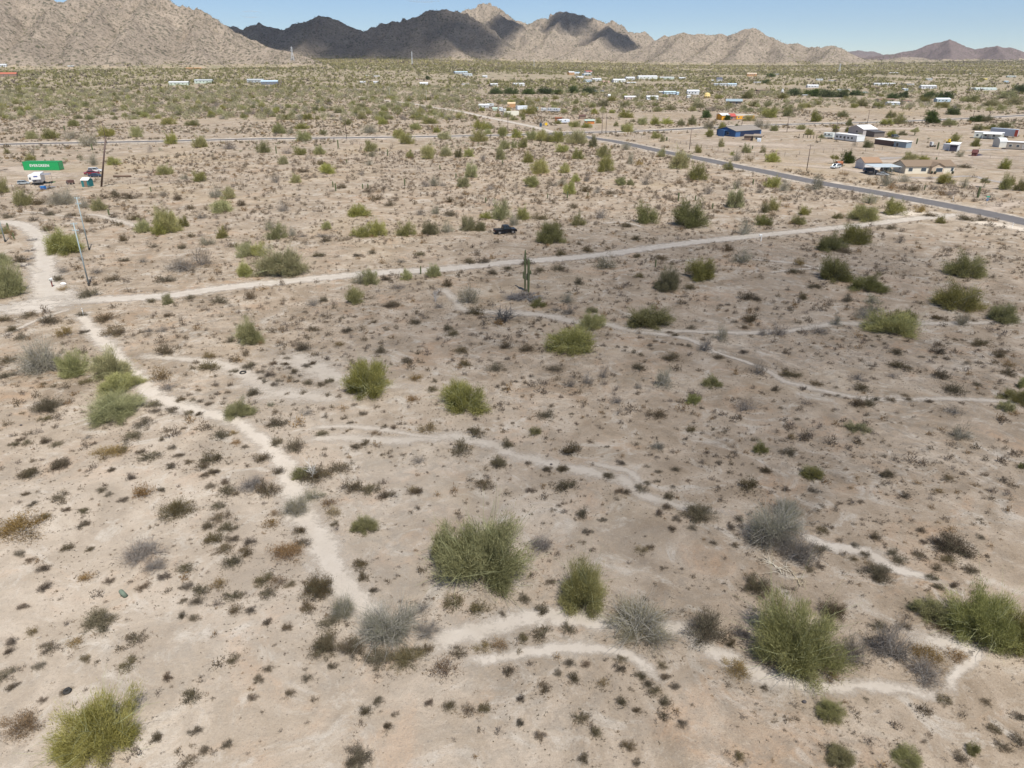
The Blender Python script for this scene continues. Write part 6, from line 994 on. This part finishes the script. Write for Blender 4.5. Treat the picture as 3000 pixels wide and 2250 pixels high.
# --- far settlement ---------------------------------------------------------
W_, G_, B_, BR_, RD, OR, TN, GN = (.58, .60, .62), (.38, .41, .43), (.45, .58, .68), (.24, .17, .13), (.45, .12, .09), (.48, .27, .13), (.52, .43, .33), (.50, .58, .50)
FAR = [(0,20,197,10,W_,W_,'white house at the left edge below the mountain'),(-30,50,226,14,BR_,(.42,.13,.08),'long house with red tile roof at the left edge'),(199,218,197,4,W_,W_,'low white house below the left mountain'),(545,590,204,6,OR,OR,'orange earth bank built as a low house below the left mountain'),  # the low orange house stands in for a bare earth bank
(495,552,250,12,GN,W_,'pale green building with white roof left of the grey ranch'),(570,622,244,12,GN,G_,'pale house behind the green building'),(724,772,243,12,G_,G_,'grey ranch back wing'),(765,814,248,13,(.15,.17,.22),B_,'grey ranch house with blue-grey gable roof and dark porch'),
(1072,1079,224,4,W_,W_,'tiny white shed far left of the settlement'),(1095,1113,227,5,TN,W_,'tan and white cottage right of the tiny shed'),(1055,1070,244,6,W_,W_,'small white house left of the far green trees'),(1094,1108,244,6,W_,W_,'small white house right of the far green trees'),(1231,1254,251,10,W_,(.80,.82,.84),'bright white barn alone in the olive scrub'),
(1219,1249,236,5,TN,BR_,'low brown stable behind the white barn'),(1334,1371,217,8,G_,B_,'long blue roofed hall far away'),(1359,1384,223,8,W_,G_,'white hall in front of the blue roofed hall'),(1414,1428,228,7,W_,W_,'small white house right of the blue roofed hall'),(1438,1458,253,9,W_,W_,'white mobile home with porch left of the dark trees'),(1355,1375,248,4,W_,TN,'low pale shed in the scrub'),
(1506,1537,252,9,W_,W_,'large white house behind the dark tree row'),(1667,1683,219,10,OR,W_,'orange fronted hut with white arched roof'),(1683,1699,217,6,W_,B_,'pale blue roofed house right of the arched hut'),(1718,1735,215,8,W_,RD,'far house with a red roof'),(1712,1732,221,6,B_,W_,'long pale blue house below the red roof'),(1692,1709,229,6,W_,W_,'white house below the arched hut'),
(1714,1734,242,9,B_,G_,'blue-grey metal barn left of the white barn pair'),(1737,1762,238,9,W_,W_,'wide white barn right of the blue-grey barn'),(1767,1786,243,6,(.60,.42,.36),(.55,.36,.30),'pinkish house with tiled roof'),(1798,1833,243,12,(.70,.72,.70),W_,'big white barn with open gable'),(1835,1860,235,10,W_,W_,'white house behind the big white barn'),(1837,1864,246,5,TN,W_,'low tan house in front of the big white barn'),
(1871,1926,232,11,(.66,.70,.66),W_,'very long white hall in the far settlement'),(1934,1975,232,7,GN,W_,'pale green roofed long house'),(1990,2008,233,7,W_,W_,'small white house right of the long halls'),(2100,2116,240,14,W_,(.08,.09,.12),'tall white house with dark roof'),(2084,2091,239,5,W_,W_,'small white hut left of the tall house'),(2093,2131,252,8,W_,G_,'white house with grey roof before the tall house'),
(2132,2158,253,9,W_,B_,'white house with pale blue roof'),(2189,2217,223,10,OR,TN,'orange adobe house far away'),(2209,2230,244,4,TN,W_,'low tan carport by the sandy road'),(2299,2326,267,6,BR_,BR_,'brown shed right of the white tent'),(2219,2255,268,6,(.18,.10,.08),BR_,'dark red-brown sheds in the dark trees'),(2366,2398,257,9,W_,(.72,.74,.78),'metal barn with pale roof behind the dark trees'),
(2392,2411,236,5,W_,W_,'white house on the far sandy road'),(2271,2283,219,3,W_,W_,'tiny white house among far green trees'),(2430,2450,237,4,W_,TN,'small pale house right of the far sandy road'),(2457,2490,267,6,GN,G_,'grey-green house right of the dark trees'),(2352,2366,284,5,TN,G_,'little tan cottage below the dark trees'),(2607,2633,216,4,W_,W_,'farthest white mobile home under the right mountain'),
(2561,2579,250,7,W_,W_,'white house left in the right row'),(2584,2623,250,7,W_,W_,'long white mobile home second in the right row'),(2645,2678,249,7,W_,TN,'pale roofed house third in the right row'),(2699,2743,260,11,W_,W_,'large white barn fourth in the right row'),(2554,2577,259,5,BR_,BR_,'dark roofed shelter below the right row'),(2645,2660,265,6,B_,W_,'pale blue cabin below the right row'),
(2575,2622,298,9,TN,(.24,.15,.11),'brown roofed house behind the pale blue home'),(2602,2636,308,10,(.62,.70,.78),W_,'pale blue-white home with low gable'),(2646,2671,301,8,TN,(.20,.13,.10),'dark brown roofed house right of the pale blue home'),(2745,2784,299,12,B_,(.75,.82,.86),'two storey pale blue house at the right'),(2859,2920,264,7,(.58,.68,.66),(.66,.74,.72),'very long pale green mobile home at the right'),
(2845,2859,263,6,W_,W_,'white shed at the left end of the pale green home'),(2882,2892,234,4,(.7,.55,.12),(.8,.66,.2),'small yellow shed far right'),(2952,2977,226,4,GN,W_,'pale far building at the upper right'),(2943,2955,242,5,B_,B_,'bluish hut among dark trees at far right'),(2712,2731,235,5,W_,G_,'low grey roofed house above the right row'),(2733,2769,231,5,TN,TN,'tan walled compound above the right row'),
(2529,2542,275,6,(.25,.33,.31),(.22,.32,.31),'green roofed cottage in dark trees'),(1831,1863,292,11,(.60,.48,.44),(.72,.72,.74),'pinkish house with pale roof in the scrub'),(1895,1928,293,13,(.68,.72,.76),W_,'bluish white farmhouse with pale gable'),(1931,1948,274,6,(.05,.07,.12),W_,'white canopy with dark underside'),(1946,1980,276,9,B_,(.52,.64,.68),'pale blue roofed house above the farmhouse'),(1983,1989,278,9,B_,B_,'small pale blue hut right of the blue roof'),  # the canopy's dark wall colour stands in for the shade under it
(2014,2048,277,14,W_,(.68,.72,.76),'tall white barn with grey roof'),(2014,2023,287,8,W_,W_,'small white hut in front of the tall white barn'),(1487,1510,315,16,OR,(.62,.48,.30),'orange barn with rounded roof in the settlement'),(1627,1646,354,9,(.30,.12,.05),(.25,.10,.05),'dark orange timber shed left of the white camper'),(1698,1716,349,13,BR_,(.12,.06,.05),'brown timber tower behind the green roof'),
(1714,1741,363,13,(.58,.20,.05),(.36,.46,.40),'orange house with green metal roof'),(1443,1458,324,9,(.45,.55,.47),(.50,.60,.52),'pale green shed in the settlement'),(1403,1432,317,12,W_,W_,'long white canopy at the left of the settlement')]
for i, (x0, x1, y_, hp, wc, rc, la) in enumerate(FAR):
    q = P((x0 + x1) / 2, y_); H = hp * pxw(q) * .88; Lw = (x1 - x0) * pxw(q); wh = min(H * .72, 4.5) if H > 2 else max(1.8, H * .8); ri = max(.4, min(H - wh, 3))
    kd = 'arch' if ('arch' in la or 'rounded' in la) else ('shed' if 'canopy' in la or 'shelter' in la else 'gable'); nm = 'barn' if ('barn' in la or 'hall' in la) else ('shed' if any(s in la for s in ('shed', 'hut', 'stable', 'canopy', 'shelter', 'cabin', 'tower', 'cottage')) else 'house')
    if 'tower' in la: wh, ri = H * .8, H * .2
    nw = 0 if Lw < 5 else min(4, int(Lw / 4)); house('far_' + nm if False else nm, (x0, y_), (x1, y_), max(4.5, min(Lw * .55, 10)), wh, ri, wc, rc, la, nm, 'buildings of the far settlement', wins=[(.1 + .8 * k / nw, min(1.4, Lw * .12), wh * .4, wh * .75) for k in range(nw)], door=None, kind=kd, over=.3)
b = P(2071, 287); e = empty('round_tank_house', b); s_ = pxw(b); m = MB(); tag(e, 'yellow domed hut right of the tall white barn', 'hut'); m.tube((0, 0, 0), (0, 0, 8 * s_), 9 * s_, n=20); m.ball((0, 0, 8 * s_), 9 * s_, 1, 1, .75, 20, 8); m.build('shell', paint((.66, .50, .20), .7, 0, .1), e, smooth=True); [MB().box(x * s_ - .5, x * s_ + .5, -9.05 * s_, -8 * s_, 2 * s_, 5 * s_).build('window', WIN, e) for x in (-3, 3)]
b = P(1784.5, 287); e = empty('water_tank', b); s_ = pxw(b); tag(e, 'round white ball-shaped tank alone in the olive scrub', 'tank'); MB().ball((0, 0, 6 * s_), 5 * s_, n=18, m=10).build('ball', paint((.85, .86, .88), .4, 0, 0), e, smooth=True); MB().tube((0, 0, 0), (0, 0, 2 * s_), 1.6 * s_).build('stand', G_ and paint(G_, .6, 0, 0), e)
b = P(2842, 219); e = empty('water_tank', b); s_ = pxw(b); tag(e, 'small white ball tank far away at the right', 'tank'); MB().ball((0, 0, 3 * s_), 2 * s_, n=12, m=8).build('ball', paint((.8, .8, .8), .4, 0, 0), e, smooth=True); MB().tube((0, 0, 0), (0, 0, s_ * 1.5), .8 * s_).build('stand', paint(G_, .6, 0, 0), e)
b = P(2292, 271); e = empty('canvas_tent', b); s_ = pxw(b); tag(e, 'pointed white tent in front of the dark trees', 'tent'); MB().tube((0, 0, 0), (0, 0, 11 * s_), 5.5 * s_, .2, 8).build('canvas', paint(W_, .8, 0, 0), e); MB().tube((0, 0, 0), (0, 0, 11.8 * s_), .15, n=6).build('mast', WOODM, e)
for A, B, D, H, col, la, st, wn_ in [((1516, 324), (1545, 323), 3, 13, (.68, .74, .80), 'white box trailer right of the orange barn', None, 0), ((1462, 328), (1473, 328), 3, 13, W_, 'white upright camper left of the orange barn', (.2, .3, .4), 1), ((1473, 327), (1483, 327), 3, 8, W_, 'small white van left of the orange barn', None, 1),
    ((1559, 327), (1577, 327), 3, 12, (.62, .68, .70), 'white camper behind the bushes in the settlement', (.3, .35, .4), 2), ((1585, 327), (1601, 327), 3, 10, W_, 'short white camper left of the long trailer', (.1, .1, .12), 1), ((1603, 328), (1620, 328.5), 3, 11, W_, 'left half of two white trailers in the settlement', (.25, .3, .5), 2),
    ((1620.5, 328.5), (1637, 329), 3, 11, W_, 'right half of two white trailers in the settlement', (.25, .3, .5), 2), ((1426, 314), (1447, 314), 3, 10, W_, 'white camper at the left end of the settlement', (.2, .2, .2), 2), ((1638, 363), (1669, 362), 3, 12, (.72, .76, .82), 'white camper behind green trees at the highway fork', (.15, .3, .5), 2)]:
    q = P(*A); cargo('camper', A, B, D, H * pxw(q), col, la, 'camper', 'campers in the settlement', stripe=st, wins=wn_)
r, L = frame('cream_container', (1477, 340), (1520, 339), 'cream white container in front of the orange barn', 'container'); H = 12.5 * pxw(P(1500, 340)); MB().box(0, L, 0, 3, .1, H).build('body', paint((.74, .72, .62), .6, 0, .2), r); f = MB(); [f.box(x, x + .15, -.05, -.002, .1, H) for x in np.linspace(0, L - .15, 14)]; f.build('ribs', paint((.68, .66, .56), .6, 0, .2), r)
for A, B, kd, col, la, Lc in [((1742, 270), (1750, 270), 'suv', W_, 'left one of three white cars parked in the far scrub', 6), ((1751, 271), (1758, 271), 'sedan', W_, 'middle one of three white cars parked in the far scrub', 5), ((1760, 270), (1769, 270), 'suv', W_, 'right one of three white cars parked in the far scrub', 6), ((2784, 452), (2800, 452), 'sedan', (.02, .02, .06), 'dark car hidden behind the yellow machine', 4)][:3]:
    car('parked_car', A, B, kd, col, la, L=Lc, group='white cars in the far scrub')
r, L = frame('yellow_digger', (2771, 421), (2783, 422), 'small yellow digger beside the tree behind the open shed', 'machine'); MB().box(0, L, 0, 1.2, .5, 1.1).build('chassis', paint((.65, .45, .02), .5, 0, .2), r); MB().box(L * .3, L * .7, .1, 1.1, 1.103, 2.2).build('cab', paint((.7, .5, .03), .5, 0, .2), r); MB().tube((0, .6, 1), (-.9, .6, 1.8), .1).tube((-.9, .6, 1.8), (-1.4, .6, .6), .08).build('boom', paint((.65, .45, .02), .5, 0, .2), r)
for x in (.4, L - .4):
    for y in (0, 1.2): MB().tube((x, y - .12, .4), (x, y + .12, .4), .4, n=12).build('wheel', RUBBER, r)
r, L = frame('flatbed_truck', (2728, 431), (2744, 431), 'old white cab truck beside the thorny yard tree', 'truck'); MB().box(0, L * .35, 0, 1.9, .6, 2.2).build('cab', paint(W_, .5, 0, .3), r, bevel=.1); MB().box(L * .37, L, 0, 1.9, .8, 1.0).build('bed', paint((.3, .28, .22), .7, 0, .3), r); [MB().tube((x, y - .12, .42), (x, y + .12, .42), .42, n=12).build('wheel', RUBBER, r) for x in (.6, L - .8) for y in (.1, 1.8)]
# plants standing by the ranch walls: pots and an air unit
for x_, la in ((2729, 'dark round pot plant left of the ranch entry'), (2739, 'dark pot plant under the ranch picture window'), (2790, 'dark grill at the right corner of the ranch')):
    b = P(x_, 510); e = empty('pot', b); tag(e, la, 'pot'); MB().tube((0, 0, 0), (0, 0, .5), .3, .42, 12).build('bowl', paint((.08, .06, .05), .7, 0, .1), e); MB().ball((0, 0, .62), .42, n=10, m=6).build('foliage', paint((.04, .05, .03), .9, 0, 0), e)
# ---------------------------------------------------------------- clouds that shade the range and part of the flat
def cloud_mat(name, dens):
    m, nt, b = nodes(name); tc = nt.nodes.new('ShaderNodeTexCoord').outputs['Object']
    mp = nt.nodes.new('ShaderNodeVectorMath'); mp.operation = 'MULTIPLY'; nt.links.new(tc, mp.inputs[0]); mp.inputs[1].default_value = (1, 1, 0)
    ln = nt.nodes.new('ShaderNodeVectorMath'); ln.operation = 'LENGTH'; nt.links.new(mp.outputs[0], ln.inputs[0])
    n = noise(nt, tc, 2.2, 5, .6, .3)
    f = math_(nt, 'ADD', ln.outputs['Value'], math_(nt, 'MULTIPLY', math_(nt, 'SUBTRACT', n, .5), 1.1))
    a = ramp(nt, f, [(.42, dens), (.88, 0.0)])
    d = nt.nodes.new('ShaderNodeBsdfTranslucent'); d.inputs[0].default_value = (.35, .35, .35, 1); t = nt.nodes.new('ShaderNodeBsdfTransparent'); df = nt.nodes.new('ShaderNodeBsdfDiffuse'); df.inputs[0].default_value = (.85, .85, .85, 1)
    m1 = nt.nodes.new('ShaderNodeMixShader'); m1.inputs[0].default_value = .35; nt.links.new(df.outputs[0], m1.inputs[1]); nt.links.new(d.outputs[0], m1.inputs[2])
    mx = nt.nodes.new('ShaderNodeMixShader'); nt.links.new(a, mx.inputs[0]); nt.links.new(t.outputs[0], mx.inputs[1]); nt.links.new(m1.outputs[0], mx.inputs[2]); nt.links.new(mx.outputs[0], nt.nodes['Material Output'].inputs['Surface']); nt.nodes.remove(b); return m
def sky_cloud(px_, py_, dist, wpx, hpx):
    g_ = Vector(sky_pt(px_, py_, dist)); W = wpx * dist / F / 2; m = MB().ball((0, 0, 0), 1, n=30, m=12); o = m.build('cloud', cloud_mat('wispy_vapour', .16), smooth=True); o.location = g_; o.scale = (W, W * .8, hpx * dist / F / 2); tag(o, kind='structure')
def cloud(px_, py_, wpx, depth_m, alt, dens, rot=0, wm_=None, g=None):
    g = g or P(px_, py_); c_ = Vector(g) + SDIR * ((alt - g.z) / SDIR.z); W = wm_ or wpx * pxw(g) / 2
    m = MB(); n, k = 40, 14; m.ball((0, 0, 0), 1, n=n, m=k); rg_ = np.random.default_rng(int(px_))
    m.v = [(v[0], v[1], v[2] * (.10 if v[2] < 0 else .28) * (1 + .5 * math.sin(5 * v[0] + 1) * math.cos(4 * v[1]))) for v in m.v]
    o = m.build('cloud', cloud_mat('cloud_vapour', dens), smooth=True); o.location = c_; o.scale = (W, depth_m, W * .8); o.rotation_euler = (0, 0, rot); return tag(o, kind='structure')
CLOUDS = [(720, 3700, 620, 800, .78), (1100, 3500, 620, 780, .78), (1370, 3350, 260, 330, .7), (1640, 4300, 190, 260, .75), (1790, 4050, 230, 260, .75), (1460, 4150, 160, 330, .7), (2280, 118, 85, 88, .27), (1900, 48, 40, 30, .12)]
HAZE = 3.2e-5
for px_, dist_, W_m, D_m, dn in CLOUDS:
    a_ = math.atan2((px_ - 1500) * CP, F); g_ = Vector((dist_ * math.sin(a_), dist_ * math.cos(a_), 60 if dist_ > 1000 else 0)); cloud(px_, 0, 0, D_m, 1100, dn, wm_=W_m, g=g_)
sky_cloud(735, 42, 15000, 60, 16); sky_cloud(1240, -2, 16000, 110, 14)
# ---------------------------------------------------------------- thin desert haze
hz = MB().box(-9000, 9000, -600, 10700, -2, 560); m, nt, b = nodes('haze'); nt.nodes.remove(b)
pv = nt.nodes.new('ShaderNodeVolumePrincipled'); pv.inputs['Color'].default_value = (.80, .88, 1, 1); pv.inputs['Density'].default_value = HAZE; pv.inputs['Anisotropy'].default_value = .2
nt.links.new(pv.outputs[0], nt.nodes['Material Output'].inputs['Volume'])
if HAZE > 0: tag(hz.build('haze', m), kind='stuff')
